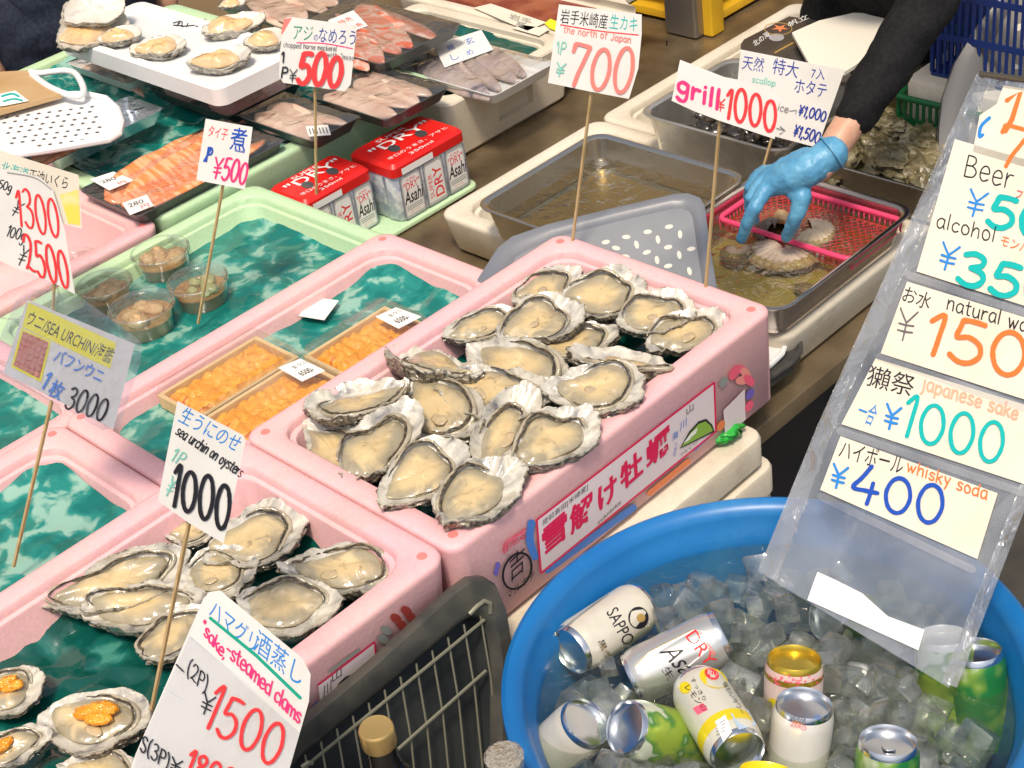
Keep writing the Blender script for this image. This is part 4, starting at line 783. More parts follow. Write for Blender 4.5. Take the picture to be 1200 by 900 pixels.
# ikura
t, S = sign('tall white salmon roe card with red 1300 and 2500 at the left edge', [(0, 198), (20, 200), (48, 208), (62, 222), (76, 270), (88, 345), (62, 331), (12, 311), (-14, 300), (-14, 198)], (64, 330), (62, 372), -.03, yaw=12)
YP = M('yellow paint blot', (.80, .66, .10), .5, col2=(.72, .72, .45), ns=40, lo=.5, hi=.8)
k = MB(); S2 = Plane(S.p - S.n * .004, S.n); slab(k, [(-14, 172), (92, 205), (96, 268), (80, 264), (-14, 230)], S2, .0009); k.build('back_card', CREAMP, t, smooth=None)
k = Ink(S2); k.type('北海道', (-1, 202), (31, 211), 14, TEAL); k.type('正油いくら', (32, 212), (78, 222), 15, BLK); k.poly([(70, 228), (92, 222), (94, 264), (80, 262)], YP); k.build('lettering', t)
k = Ink(S); k.hand('50g', (-3, 220), (12, 225), 10, BLK, 1.3); k.hand('¥', (11, 250), (19, 255), 19, BLK, 1.2); k.hand('1300', (22, 263), (71, 281), 44, RED, 2.8, up=(-.12, -1)); k.hand('100g', (7, 276), (27, 283), 13, BLK, 1.2); k.hand('¥', (18, 308), (27, 312), 22, BLK, 1.2); k.hand('2500', (31, 316), (82, 339), 44, RED, 3, up=(-.14, -1)); k.line([(8, 202), (40, 208), (60, 222)], 1, GYP, True); k.build('lettering', t)
# sea urchin laminated card
t, S = sign('laminated sea urchin card with a yellow heading and a picture of roe', [(32, 351), (158, 403), (133, 503), (4, 437)], (60, 474), (22, 638), -.02, yaw=6)
k = MB(); slab(k, [(36, 339), (60, 340), (100, 352), (150, 388), (166, 402), (164, 425), (140, 500), (120, 504), (60, 470), (-4, 436), (-10, 425), (0, 395), (18, 352)], S, .0003, back=-.0016); k.build('laminate', LAM, t, smooth=None)
k = Ink(S); k.poly([(33, 354), (136, 402), (129, 432), (26, 383)], YEL); k.type('ウニ/SEA URCHIN/海膽', (29, 380), (128, 427), 19, BLK, .005); 
k.poly([(25, 384), (60, 400), (48, 448), (13, 430)], YEL); RO = M('roe picture', (.48, .12, .09), .4, col2=(.62, .24, .17), ns=260, bump=(10, 0)); k.poly([(27, 388), (57, 401), (46, 444), (16, 428)], RO)
for i in range(5):
    for j in range(6): k.disc((29 + i * 6 - j * 2.1, 394 + i * 2.8 + j * 6.6), 3.1, 2.6, M('roe picture light', (.60, .25, .19), .4), .4)
k.type('バフンウニ', (61, 423), (117, 449), 17, SBL, .012); k.hand('1', (48, 453), (52, 455), 19, SBL, 2.6); k.type('枚', (54, 463), (69, 470), 22, SBL, .012); k.hand('3000', (75, 477), (120, 494), 26, BLK, 2.6); k.build('lettering', t)
# sea urchin on oysters
t, S = sign('white price card with a bold black 1000 for sea urchin on oysters', [(208, 470), (285, 510), (288, 516), (262, 637), (223, 614), (185, 587)], (222, 612), (176, 840), -.03, yaw=4)
k = Ink(S); k.type('生うにのせ', (208, 493), (276, 530), 20, LBLU); k.hand('sea urchin on oysters', (205, 508), (281, 559), 12, BLK, 1.5, gap=1); k.hand('1', (199, 538), (203, 540), 16, TEALF, 1.5); k.hand('P', (205, 541), (211, 545), 15, TEALF, 1.5); k.hand('¥', (191, 578), (199, 582), 22, TEALF, 1.5); k.hand('1000', (200, 590), (266, 622), 48, BLK, 5, up=(.12, -1)); k.build('lettering', t)
# sake steamed clams
t, S = sign('large sleeved card for sake steamed clams with red 1500 at the bottom', [(238, 703), (245, 694), (258, 692), (355, 772), (364, 790), (362, 822), (336, 912), (140, 940), (159, 884), (200, 790)], (200, 880), (190, 960), .03, yaw=4, skewer=False, lean=.5)
MB().tube([S.hit(262, 800)[0] - S.n * .004, S.hit(240, 990)[0] - S.n * .004], .0022, 4).build('skewer', WOOD, t, smooth=None)
k = MB(); slab(k, [(222, 744), (350, 858), (338, 906), (150, 930), (160, 882)], S, .0003, back=-.0013); k.build('plastic_sleeve', GLOSSF, t, smooth=None)
k = Ink(S); k.type('ハマグリ', (244, 722), (297, 766), 23, LBLU, up=(.3, -1)); k.type('酒蒸し', (296, 762), (351, 806), 27, LBLU, up=(.25, -1)); k.line([(246, 724), (300, 768), (352, 818)], 3.6, M('green marker line', (.0, .33, .22), .45))
k.hand('"sake,', (235, 740), (262, 772), 14, PINKM, 2.2, up=(.3, -1), gap=.6); k.hand('-steamed clams', (264, 766), (350, 848), 17, PINKM, 2.2, up=(.25, -1), gap=.6); k.hand('(2P)', (218, 790), (240, 812), 18, BLK, 1.6, up=(.25, -1)); k.hand('¥', (232, 832), (246, 840), 24, BLK, 1.8, up=(.3, -1)); k.hand('1500', (238, 850), (322, 898), 50, RED, 4.4, up=(.35, -1)); k.hand('S(3P)', (163, 878), (195, 902), 19, BLK, 1.8, up=(.25, -1)); k.hand('¥', (197, 902), (210, 908), 18, BLK, 1.8, up=(.25, -1)); k.hand('1800', (216, 905), (270, 930), 28, RED, 4, up=(.3, -1)); k.line([(206, 778), (214, 786)], 2, BLK); k.build('lettering', t)
CLINE = M('card fold', (.60, .60, .64), .4); k = Ink(S); k.line([(192, 806), (214, 820)], 1, CLINE).line([(222, 746), (290, 802), (350, 858)], 1, CLINE); k.build('fold_line', t)

# ------------------------------------------------------------------ the hanging clear price sheet at the right
bl = at(890, 668, -.10); br = at(1112, 805, -.10); dl = (bl - CP).dot(FWD)
tl = CP + ray(1150, 88) * ((dl + .03) / ray(1150, 88).dot(FWD))
nrm = (br - bl).cross(tl - bl)
MS = Plane(bl, nrm)
SHT = film('clear vinyl sheet', (.92, .94, .96), 4., .10, (12, .8), .12, (.76, .80, .86))
SEAM = film('vinyl seam', (.90, .92, .94), 6., .14, (30, .9), .14, (.82, .82, .80))
ms = thing('menu_sheet', 'large clear vinyl sheet of drink prices hanging over the ice tub', 'price sheet', MS.hit(1040, 736)[0])
k = MB(); slab(k, [(1147, 88), (1300, 108), (1300, 300), (1112, 806), (889, 670), (960, 500)], MS, .0012); k.build('vinyl_sheet', SHT, ms, smooth=None)
k = MB(); slab(k, [(1145, 87), (1162, 92), (978, 500), (910, 682), (889, 669), (958, 500)], MS, .0008, back=-.0012)
slab(k, [(1147, 86), (1300, 106), (1300, 122), (1142, 99)], MS, .0006, back=-.0022); slab(k, [(1200, 560), (1208, 580), (1122, 806), (1104, 800)], MS, .0008, back=-.0012)
k.build('vinyl_seam', SEAM, ms, smooth=None)
FS_ = Plane(MS.p + MS.n * .0022, MS.n)
def note(label, poly, paper, fn, nm='paper_note'):
    k = MB(); slab(k, poly, FS_, .0006); o = k.build(nm, paper, ms, smooth=None)
    k = Ink(FS_); fn(k); 
    if k.mb.f: k.build('lettering', o)
def n1(k): k.line([(1180, 118), (1196, 108), (1186, 140), (1178, 154)], 6, ORG); k.hand('7', (1164, 192), (1200, 200), 46, ORG, 5); k.line([(1160, 138), (1150, 148), (1148, 160), (1152, 158)], 4, LBLU, True)
note('', [(1176, 100), (1300, 120), (1300, 225), (1140, 178), (1148, 135), (1168, 122)], CREAMP, n1)
def n2(k):
    k.hand('Beer', (1129, 206), (1185, 222), 25, BLK, 1.6, up=(.2, -1)); k.hand('¥', (1130, 250), (1152, 256), 30, LBLU, 2.6, up=(.25, -1)); k.hand('500', (1156, 262), (1262, 292), 38, TEAL, 7, up=(.25, -1))
    k.hand('alcohol', (1097, 266), (1165, 284), 17, BLK, 1.4, up=(.2, -1)); k.type('モンパ', (1172, 287), (1205, 297), 12, ORG); k.hand('¥', (1098, 312), (1119, 319), 28, LBLU, 2.6, up=(.25, -1)); k.hand('350', (1121, 330), (1232, 362), 38, TEAL, 7, up=(.25, -1)); k.type('フリー', (1190, 232), (1216, 240), 10, RED)
note('', [(1119, 163), (1300, 215), (1300, 390), (1074, 318)], CREAMP, n2)
def n3(k):
    k.type('お水', (1056, 353), (1088, 364), 20, BLK); k.hand('natural water', (1109, 362), (1230, 398), 17, BLK, 1.6, up=(.2, -1)); k.hand('¥', (1048, 396), (1070, 402), 34, GRY, 1.8, up=(.2, -1)); k.hand('150', (1084, 412), (1198, 446), 48, ORG, 6, up=(.2, -1))
note('', [(1063, 330), (1300, 402), (1300, 500), (1032, 414)], CREAMP, n3)
def n4(k):
    k.type('獺祭', (1014, 452), (1068, 466), 26, BLK); k.hand('japanese sake', (1080, 456), (1192, 492), 16, M('pale orange marker', (.85, .38, .25), .5), 2.4, up=(.2, -1)); k.type('一合', (1002, 492), (1022, 500), 26, LBLU); k.hand('¥', (1034, 500), (1052, 506), 28, LBLU, 3, up=(.2, -1)); k.hand('1000', (1056, 510), (1172, 546), 46, TEAL, 5, up=(.2, -1))
note('', [(1026, 420), (1300, 505), (1300, 600), (986, 497)], CREAMP, n4)
def n5(k):
    k.type('ハイボール', (982, 536), (1056, 556), 22, BLK); k.hand('whisky soda', (1062, 552), (1156, 586), 14, ORG, 1.8, up=(.2, -1)); k.hand('¥', (972, 568), (990, 574), 26, LBLU, 3, up=(.2, -1)); k.hand('400', (996, 586), (1102, 616), 42, BLU, 5, up=(.2, -1))
note('', [(985, 511), (1169, 578), (1145, 655), (961, 574)], CREAMP, n5)
note('', [(958, 670), (980, 680), (1010, 695), (1040, 722), (1083, 738), (1076, 762), (946, 703)], WHT, lambda k: None)
# tape strips across the sheet
k = Ink(Plane(MS.p + MS.n * .0030, MS.n))
TAPE = film('clear tape', (.93, .94, .95), 1.8, .12, (30, .3), .14, (.8, .8, .8))
for a, b in (((1064, 322), (1290, 396)), ((1030, 418), (1230, 488)), ((984, 505), (1200, 578)), ((962, 582), (1140, 668))): k.line([a, b], 9, TAPE)
k.build('clear_tape', ms)
# hanging rod from above: the sheet is clipped to a wire line well above the frame
MB().tube([tl + Vector((0, 0, .0)) + MS.n * .004, MS.hit(1300, 107)[0] + MS.n * .004], .003, 8).build('top_rod', STEELD, ms)

# ================================================================== sea urchin trays, cups, packs, steel trays
PINEW = M('pale wood tray', (.66, .46, .22), .55, col2=(.72, .52, .27), ns=16, nd=4, stretch=(10, 1.2, 1))
UNI = M('sea urchin flesh', (.80, .30, .015), .3, col2=(.84, .40, .04), col3=(.58, .15, .008), ns=42, nd=5, lo=.38, hi=.58, dist=1, bump=(330, .8, 'noise', .002), coat=.35, sss=.12)
CLEAR = film('clear plastic lid', (.96, .97, .97), 1.5, .04, (18, .25), .03, (.8, .8, .8))
TAGP = M('price tag paper', (.80, .78, .74), .5)
def uni_tray(label, x0, x1, y0, y1, z, seed, tagpx=None):
    t = thing('sea_urchin_tray', label, 'sea urchin tray', (x0, y0, z), 'wooden sea urchin trays')
    k = MB(); r = .006
    L = [rr(x0, x1, y0, y1, .002, z), rr(x0, x1, y0, y1, .002, z + .018), rr(x0 + r, x1 - r, y0 + r, y1 - r, .002, z + .018), rr(x0 + r, x1 - r, y0 + r, y1 - r, .002, z + .006)]
    k.loft(L).build('wooden_tray', PINEW, t, smooth=30)
    rd = random.Random(seed); nx = 26; ny = 44; vs = []
    for j in range(ny + 1):
        for i in range(nx + 1):
            u = i / nx; v = j / ny; x = x0 + r + .002 + (x1 - x0 - 2 * r - .004) * u; y = y0 + r + .002 + (y1 - y0 - 2 * r - .004) * v
            lob = abs(math.sin(math.pi * (v * 8 + .6 * u + 1.3 * noise.noise(Vector((u * 3, v * 4, seed * 3.3)))))) ** .6; half = 1 - .35 * math.exp(-((u - .5 - .08 * noise.noise(Vector((v * 4, seed, 1)))) / .06) ** 2)
            e = min(1, min(u, 1 - u) / .12) * min(1, min(v, 1 - v) / .06); h = .008 + .012 * (e ** .5) * (.55 + .45 * lob) * half + .003 * noise.fractal(Vector((x * 90, y * 90, seed)), 1, 2, 3)
            vs.append((x, y, z + h))
    MB().add(vs, [(j * (nx + 1) + i, j * (nx + 1) + i + 1, (j + 1) * (nx + 1) + i + 1, (j + 1) * (nx + 1) + i) for j in range(ny) for i in range(nx)]).build('sea_urchin_roe', UNI, t, smooth=180)
    k = MB(); e = .001; k.loft([rr(x0 - e, x1 + e, y0 - e, y1 + e, .003, z + .019), rr(x0 - e + .003, x1 + e - .003, y0 + .002, y1 - .002, .006, z + .034), rr(x0 + .006, x1 - .006, y0 + .006, y1 - .006, .006, z + .0352)], False, True).build('clear_lid', CLEAR, t, smooth=40)
    if tagpx:
        S = Plane((0, 0, z + .0358), (0, 0, 1)); k = MB(); slab(k, tagpx, S, .0004); o = k.build('price_tag', TAGP, t, smooth=None)
        a, b, c, d = [np.array(q, float) for q in tagpx]; k = Ink(S)
        k.type('生ウニ', a + (b - a) * .35 + (d - a) * .35, b + (d - a) * .3, 5, BLK, up=a - d); k.type('6500-', a + (b - a) * .05 + (d - a) * .78 + (b - a) * .2, b + (d - a) * .78 - (b - a) * .15, 8, BLK, .01, up=a - d); k.build('lettering', o)
UZ_ = -.066
p0 = at(184, 463, UZ_ + .018); p1 = at(303, 395, UZ_ + .018); p2 = at(352, 421, UZ_ + .018)
ux0, uy0, uy1, uw = p0.x, p0.y, p1.y, p2.x - p1.x
uni_tray('wooden tray of orange sea urchin roe, the outermost on the green film side', ux0, ux0 + uw, uy0, uy1, UZ_, 1)
uni_tray('wooden tray of sea urchin roe with a 6500 tag beside the printed crate', ux0 + uw + .003, min(ux0 + 2 * uw + .003, -.037), uy0 - .004, uy1 - .003, UZ_, 2, [(326, 431), (352, 420), (381, 434), (354, 447)])
uni_tray('wooden tray of sea urchin roe farthest back, half under the printed crate rim', ux0 + uw + .004, min(ux0 + 2 * uw + .004, -.037), uy1 + .004, uy1 + .15, UZ_, 3, [(440, 371), (464, 360), (494, 371), (467, 385)])
k = MB(); slab(k, [(350, 370), (366, 348), (397, 352), (380, 375)], Plane((0, 0, -.060), (0, 0, 1)), .0006); tag(k.build('blank_card', TAGP, None, smooth=None), 'blank square white card lying on the green film by the sea urchin trays', 'card')

# clear cups of simmered roe
BROTH = M('brown simmering broth', (.32, .15, .04), .12, col2=(.44, .24, .09), ns=40, coat=.5); ROE = M('simmered roe', (.60, .36, .16), .45, col2=(.70, .46, .24), ns=60, nd=4, bump=(420, .6), coat=.25)
CUPM = film('clear cup plastic', (.93, .96, .95), 3.5, .04, (20, .2), .07, (.85, .88, .86)); GRNV = M('pickled greens', (.34, .34, .12), .4, col2=(.46, .44, .22), ns=60, bump=(250, .5), coat=.3)
def cup(label, px, seed, fill, r=.044, z=-.068, h=.042):
    p = at(*px, z); t = thing('roe_cup', label, 'clear cup', (p.x, p.y, z - h), 'clear lidded cups'); o = (p.x, p.y, 0); rd = random.Random(seed)
    MB().lathe([(.0005, z - h), (r * .80, z - h), (r * .82, z - h + .002), (r * .93, z - .008), (r * .95, z - .006)], 40, o, c0=False, c1=False).build('cup_wall', CUPM, t, smooth=50)
    MB().lathe([(r * .95, z - .0075), (r * 1.0, z - .0065), (r * 1.01, z - .001), (r * .99, z), (r * .95, z - .0005), (r * .92, z - .0045), (r * .5, z - .004), (.0005, z - .0038)], 40, o, c0=False, c1=False).build('cup_lid', CUPM, t, smooth=35)
    MB().lathe([(r * .79, z - h + .001), (r * .88, z - h * .45), (r * .4, z - h * .43), (.0005, z - h * .43)], 32, o, c0=True, c1=False).build('broth', BROTH, t, smooth=60)
    for k in range(5 if fill is ROE else 9):
        a = rd.uniform(0, 6.28); q = r * rd.uniform(.15, .52); s = r * (rd.uniform(.30, .40) if fill is ROE else rd.uniform(.2, .3))
        MB().blob((p.x + q * math.cos(a + k * 1.3), p.y + q * math.sin(a + k * 1.3), z - h * .42 + .004 * (k % 2)), s, s * .85, s * .6, seed * 7 + k, .3, 2.2, 16, 10).build('filling', fill, t, smooth=180)
cup('clear lidded cup of brown roe, farthest back of the cups', (187, 292), 1, ROE, .046)
cup('clear lidded cup holding pale chopped greens next to the skewer', (231, 326), 2, GRNV, .046)
cup('clear lidded cup of round roe pieces behind the sea urchin card', (165, 357), 3, ROE, .049)
cup('clear lidded cup of roe between the salmon roe card and the others', (121, 331), 4, ROE, .043)
cup('clear lidded cup mostly hidden behind the tall salmon roe card', (84, 306), 5, ROE, .044)
cup('clear lidded cup at the left edge under the salmon roe card', (30, 352), 6, ROE, .05)

# film wrapped packs of fish
FILMP = film('cling film', (.96, .97, .98), 2.4, .06, (24, .6), .03, (.8, .84, .9)); BLKT = M('black foam pack tray', (.045, .05, .05), .35, bump=(200, .2)); WTT = M('white pack tray', (.72, .72, .70), .45)
SALM = M('salmon flesh', (.85, .24, .07), .3, col2=(.88, .42, .22), ns=46, nd=2, lo=.44, hi=.56, stretch=(.5, 2.6, 1), coat=.4); PALEF = M('pale fish flesh', (.62, .38, .29), .34, col2=(.72, .54, .42), col3=(.50, .24, .18), ns=16, nd=4, lo=.36, hi=.6, stretch=(.6, 2, 1), coat=.4)
MACK = M('mackerel fillet', (.50, .40, .36), .3, col2=(.38, .30, .30), col3=(.10, .10, .12), ns=24, nd=3, lo=.42, hi=.58, stretch=(1.6, .5, 1), coat=.5); REDF_ = M('red skinned fish', (.66, .20, .13), .32, col2=(.66, .50, .42), col3=(.72, .12, .05), ns=26, nd=3, lo=.42, hi=.54, stretch=(.6, 2.2, 1), coat=.5)
PINKF = M('pink fish flesh', (.58, .24, .22), .34, col2=(.66, .40, .36), ns=20, nd=3, stretch=(.6, 2, 1), coat=.4)
def fillet(mb, c, rx, ry, th, seed, rot, tilt):
    cr, sr = math.cos(rot), math.sin(rot); nu, nv = 30, 12; vs = []
    for i in range(nu + 1):
        u = -1 + 2 * i / nu; wv = ry * max(.04, (1 - abs(u) ** 2.4)) ** .6 * (1 - .32 * u) * (1 + .10 * noise.noise(Vector((u * 2.5, seed, 1))))
        for j in range(nv * 2):
            a = math.pi * j / nv; v = math.cos(a); y = wv * v + .12 * ry * math.sin(u * 2 + seed); z = th * (abs(math.sin(a)) ** .8) * (1 if a < math.pi else -.3) * (1 - abs(u) ** 3 * .6) * (1 + .3 * noise.noise(Vector((u * 4, v * 2, seed)))) + tilt * v * wv
            x = rx * u; vs.append((c[0] + x * cr - y * sr, c[1] + x * sr + y * cr, c[2] + z))
    n = nv * 2; mb.add(vs, [(i * n + j, i * n + (j + 1) % n, (i + 1) * n + (j + 1) % n, (i + 1) * n + j) for i in range(nu) for j in range(n)] + [tuple(range(n - 1, -1, -1)), tuple(nu * n + j for j in range(n))]); return mb
def pack(label, rect, z, fill, n, seed, along='x', traym=None, stick=(), h=.022, ang=0., size=1.):
    x0, x1, y0, y1 = rect; t = thing('fish_pack', label, 'fish pack', (x0, y0, z), 'film wrapped fish packs'); rd = random.Random(seed)
    L = [rr(x0 + .012, x1 - .012, y0 + .012, y1 - .012, .012, z), rr(x0, x1, y0, y1, .014, z + h), rr(x0 + .003, x1 - .003, y0 + .003, y1 - .003, .012, z + h), rr(x0 + .010, x1 - .010, y0 + .010, y1 - .010, .012, z + .004)]
    MB().loft(L).build('pack_tray', traym or BLKT, t, smooth=40)
    wx, wy = x1 - x0 - .030, y1 - y0 - .030
    for k in range(n):
        f = (k + .5) / n; zz = z + .012 + .002 * (k % 2)
        if along == 'x': c = ((x0 + x1) / 2 + rd.uniform(-.03, .03) * wx, y0 + .015 + wy * f); rx, ry, ro = wx * .5 * size, wy / n * .80, 0
        else: c = (x0 + .015 + wx * f, (y0 + y1) / 2 + rd.uniform(-.03, .03) * wy); rx, ry, ro = wy * .5 * size, wx / n * .80, math.pi / 2
        fillet(MB(), (c[0], c[1], zz), rx, ry, .010, seed * 11 + k, ro + R(ang) + rd.uniform(-.10, .10) + (math.pi if rd.random() < .3 else 0), rd.choice((.28, .36))).build('fillet', fill, t, smooth=180)
    nx, ny = 26, 34; vs = []
    for j in range(ny + 1):
        for i in range(nx + 1):
            u, v = i / nx, j / ny; x = x0 + (x1 - x0) * u; y = y0 + (y1 - y0) * v; e = min(u, 1 - u, v, 1 - v)
            vs.append((x, y, z + h + .0005 + .004 * min(1, e / .12) + .0009 * noise.fractal(Vector((x * 55 + y * 20, y * 18, seed)), 1, 2, 3) * min(1, e / .05)))
    MB().add(vs, [(j * (nx + 1) + i, j * (nx + 1) + i + 1, (j + 1) * (nx + 1) + i + 1, (j + 1) * (nx + 1) + i) for j in range(ny) for i in range(nx)]).build('cling_film', FILMP, t, smooth=180)
    S = Plane((0, 0, z + h + .0062), (0, 0, 1))
    for poly, txt in stick:
        k = MB(); slab(k, poly, S, .0004); o = k.build('sticker', TAGP, t, smooth=None); k = Ink(S); a, b, c, d = [np.array(q, float) for q in poly]
        for i, (tx, m, fx, fy, w_, hh) in enumerate(txt): k.type(tx, a + (b - a) * fx + (d - a) * fy, a + (b - a) * (fx + w_) + (d - a) * fy, hh, m, up=a - d)
        k.build('lettering', o)
PZ = -.058
bar = (('280', BLK, .15, .5, .6, 5), ('円', RED, .55, .9, .3, 5))
pack('film wrapped salmon roe blocks with two white stickers behind the mint crate', pxrect((163, 256), (92, 224), (352, 172), PZ + .02), PZ, SALM, 3, 1, 'y', stick=(([(105, 210), (133, 201), (157, 211), (128, 223)], bar), ([(143, 238), (172, 228), (180, 241), (152, 252)], bar)), ang=8)
r_ = pxrect((58, 195), (0, 165), (239, 146), PZ + .04); pack('dark tray of film wrapped salmon under the perforated white tray', (at(155, 112, PZ + .04).x, r_[1], r_[2] - .06, r_[3]), PZ + .02, SALM, 3, 2, 'y', traym=ALUB, h=.024, size=.62)
pack('film wrapped pinkish fish half under the white shell tray', pxrect((268, 139), (165, 108), (352, 92), PZ + .02), PZ, PINKF, 3, 3, 'y')
pack('film wrapped pale flatfish with a barcode sticker next to the small price card', pxrect((365, 165), (272, 136), (450, 143), PZ + .03), PZ + .005, PALEF, 3, 4, 'x', stick=(([(358, 148), (384, 146), (388, 158), (362, 160)], ((('||||||', BLK, .1, .8, .8, 7),))),))
pack('film wrapped pale fillets in front of the mackerel box', pxrect((452, 142), (384, 99), (553, 108), PZ + .03), PZ + .008, PALEF, 4, 5, 'x')
pack('film wrapped mackerel fillets with a white note in blue writing', pxrect((577, 106), (450, 70), (650, 65), UZ + .03), UZ - .004, MACK, 5, 6, 'x', stick=(([(508, 53), (564, 35), (578, 58), (521, 79)], (('鯖', SBL, .22, .42, .14, 7), ('玄', SBL, .6, .42, .18, 8), ('し', SBL, .2, .85, .16, 8), ('め', SBL, .52, .85, .14, 7))),), traym=WTT, ang=-14)
pack('film wrapped red skinned fish with a red lettered note behind the 500 card', pxrect((447, 78), (345, 32), (522, 24), PZ + .05), PZ + .03, REDF_, 5, 7, 'x', stick=(([(384, 24), (414, 12), (431, 30), (404, 40)], (('特売', RED, .2, .5, .5, 7), ('赤魚', RED, .3, .95, .5, 6))),), ang=-14)
pack('small film wrapped pack just under the front of the white shell tray', pxrect((150, 101), (75, 76), (187, 90), PZ + .02), PZ, PALEF, 2, 8, 'y', traym=WTT)
pack('film wrapped fish at the top behind the white shell tray', pxrect((345, 32), (262, 2), (420, -8), PZ + .05), PZ + .03, PALEF, 4, 9, 'x', ang=-14)

# white shell tray with six opened shells
WPL = M('white crate plastic', (.78, .78, .78), .4, col2=(.72, .73, .74), ns=8, nd=3, bump=(60, .05))
x0, x1, y0, y1 = pxrect((254, 106), (63, 44), (340, 76), .05)
y1 += .06
wt_ = MB().loft([rr(x0 + .008, x1 - .008, y0 + .008, y1 - .008, .02, .015), rr(x0, x1, y0, y1, .022, .018), rr(x0, x1, y0, y1, .022, .048), rr(x0 + .003, x1 - .003, y0 + .003, y1 - .003, .02, .051), rr(x0 + .016, x1 - .016, y0 + .016, y1 - .016, .016, .051), rr(x0 + .020, x1 - .020, y0 + .020, y1 - .020, .016, .043)]).build('shell_tray', WPL, None, smooth=35)
tag(wt_, 'large shallow white plastic tray of opened shells resting on the fish packs', 'tray')
TAN = flesh_mat('tan shellfish flesh', (.74, .47, .21), (.66, .46, .26), (.55, .32, .12), .2)
for i, (a, b, zz, wd, lab) in enumerate((((113, 44), (166, 36), .058, .62, 'opened shell with tan flesh at the front left of the white tray'), ((152, 58), (218, 48), .058, .6, 'opened shell with tan flesh beside the front edge of the white tray'), ((220, 72), (292, 62), .06, .62, 'opened shell with plump tan flesh nearest the 500 price card'),
        ((236, 36), (306, 18), .058, .58, 'opened shell with dark rimmed tan flesh in the middle of the white tray'), ((284, 48), (338, 40), .058, .7, 'opened shell with tan flesh touching the 500 price card'), ((256, 8), (286, -2), .058, .6, 'opened shell at the very top behind the white tray'))):
    oyster(lab, a, b, zz + .006, wd, 0, 8, 60 + i, flesh=TAN, plump=1.7, shell=SH2, fringe=False, name='opened_shell', cat='shellfish', group='opened shells on the white tray', frill=.6)
oyster('big pale upright shell heaped at the far left corner of the white tray', (72, 46), (138, 10), .075, .8, 6, 24, 71, flesh=TAN, plump=1.0, shell=SH2, fringe=False, name='opened_shell', cat='shellfish', group='opened shells on the white tray')
oyster('pale ruffled shell behind the heap on the white tray', (78, 20), (140, -6), .10, .7, 10, 30, 72, empty=True, shell=SH2, name='opened_shell', cat='shellfish', group='opened shells on the white tray')
k = Ink(Plane((0, 0, .0436), (0, 0, 1)))
for i in range(16): k.line([(203 + rnd.uniform(0, 36), 22 + rnd.uniform(0, 10)), (203 + rnd.uniform(0, 42), 22 + rnd.uniform(0, 10))], 1.1, BLK)
k.build('dark_scraps', wt_)
# perforated white tray and handled tray
PZ2 = Plane((0, 0, .012), (0, 0, 1)); out = [(-60, 168), (0, 128), (28, 119), (70, 113), (100, 112), (124, 117), (138, 130), (143, 146), (140, 158), (128, 165), (60, 177), (0, 186), (-60, 197)]
k = MB(); slab(k, out, PZ2, .004)
pts = [PZ2.hit(*q)[0] + Vector((0, 0, .003)) for q in out]; k.tube(pts, .006, 8, closed=True)
for i in range(9):
    for j in range(8):
        c = (8 + i * 12.5 + j * 2.2 - (j % 2) * 5, 138 + j * 6.0 - i * 1.6)
        if c[0] < 118 and c[1] < 172 and c[1] > 122: k.add([PZ2.hit(c[0] + 2.6 * math.cos(a), c[1] + 1.0 * math.sin(a) - .35 * 2.6 * math.cos(a) * .4)[0] + Vector((0, 0, .0004)) for a in np.linspace(0, 6.28, 9)[:-1]], [tuple(range(8))], 1)
tag(k.build('perforated_tray', [WPL, M('dark hole', (.10, .09, .09), .6)], None, smooth=40), 'white perforated draining tray lying across the salmon at the left edge', 'tray')
PZ3 = Plane((0, 0, .03), (0, 0, 1)); BRN = M('brown wax paper', (.46, .29, .13), .5, col2=(.52, .35, .18), ns=10)
ht = thing('handled_tray', 'white handled tray lined with brown paper at the left edge', 'tray', PZ3.hit(40, 100)[0])
k = MB(); slab(k, [(-60, 100), (0, 84), (36, 82), (52, 96), (72, 110), (0, 130), (-60, 146)], PZ3, .008); k.build('paper_lining', BRN, ht, smooth=None)
k = MB(); k.tube(catmull([tuple(PZ3.hit(*q)[0]) for q in [(36, 84), (46, 86), (62, 84), (78, 83), (90, 88), (98, 104), (94, 112), (80, 111), (62, 104), (50, 97), (38, 88)]], 5), .006, 8); k.build('handle', WPL, ht, smooth=60)
k = MB(); P4 = Plane((0, 0, .033), (0, 0, 1)); slab(k, [(-20, 114), (18, 106), (34, 118), (4, 124), (-20, 126)], P4, .0006); o = k.build('paper_note', TAGP, ht, smooth=None); k = Ink(P4); k.line([(2, 113), (14, 110), (22, 113)], 2.4, TEAL, True).line([(4, 119), (16, 116), (26, 118)], 2, TEAL, True); k.build('lettering', o)
# meat box with stickers behind the mackerel
MEATB = M('dark red meat', (.20, .035, .02), .35, col2=(.32, .10, .05), ns=18, nd=4, coat=.4)
k = MB().rbox(UX1 - .46, UX1 - .05, at(690, 50, UZ).y + .04, at(690, 50, UZ).y + .22, UZ - .02, UZ + .001, .006, .02); mt_ = tag(k.build('meat_pack', MEATB, None), 'dark red meat pack with cream notes at the top of the white box', 'meat pack')
S = Plane((0, 0, UZ + .004), (0, 0, 1))
for nm, poly, m in (('paper_note', [(555, 9), (575, 4), (640, 26), (618, 36)], CREAMP), ('paper_note', [(600, 33), (612, 29), (644, 34), (632, 42)], CREAMP), ('yellow_tag', [(638, 27), (645, 22), (658, 27), (652, 36), (644, 33)], YEL)):
    k = MB(); slab(k, poly, S, .0006); o = k.build(nm, m, mt_, smooth=None)
    if poly[0][0] == 555: k = Ink(S, .0007); k.type('岩手', (596, 22), (622, 30), 7, GYP, up=(.3, -1)); k.type('産', (604, 30), (614, 33), 6, GYP, up=(.3, -1)); k.build('lettering', o)
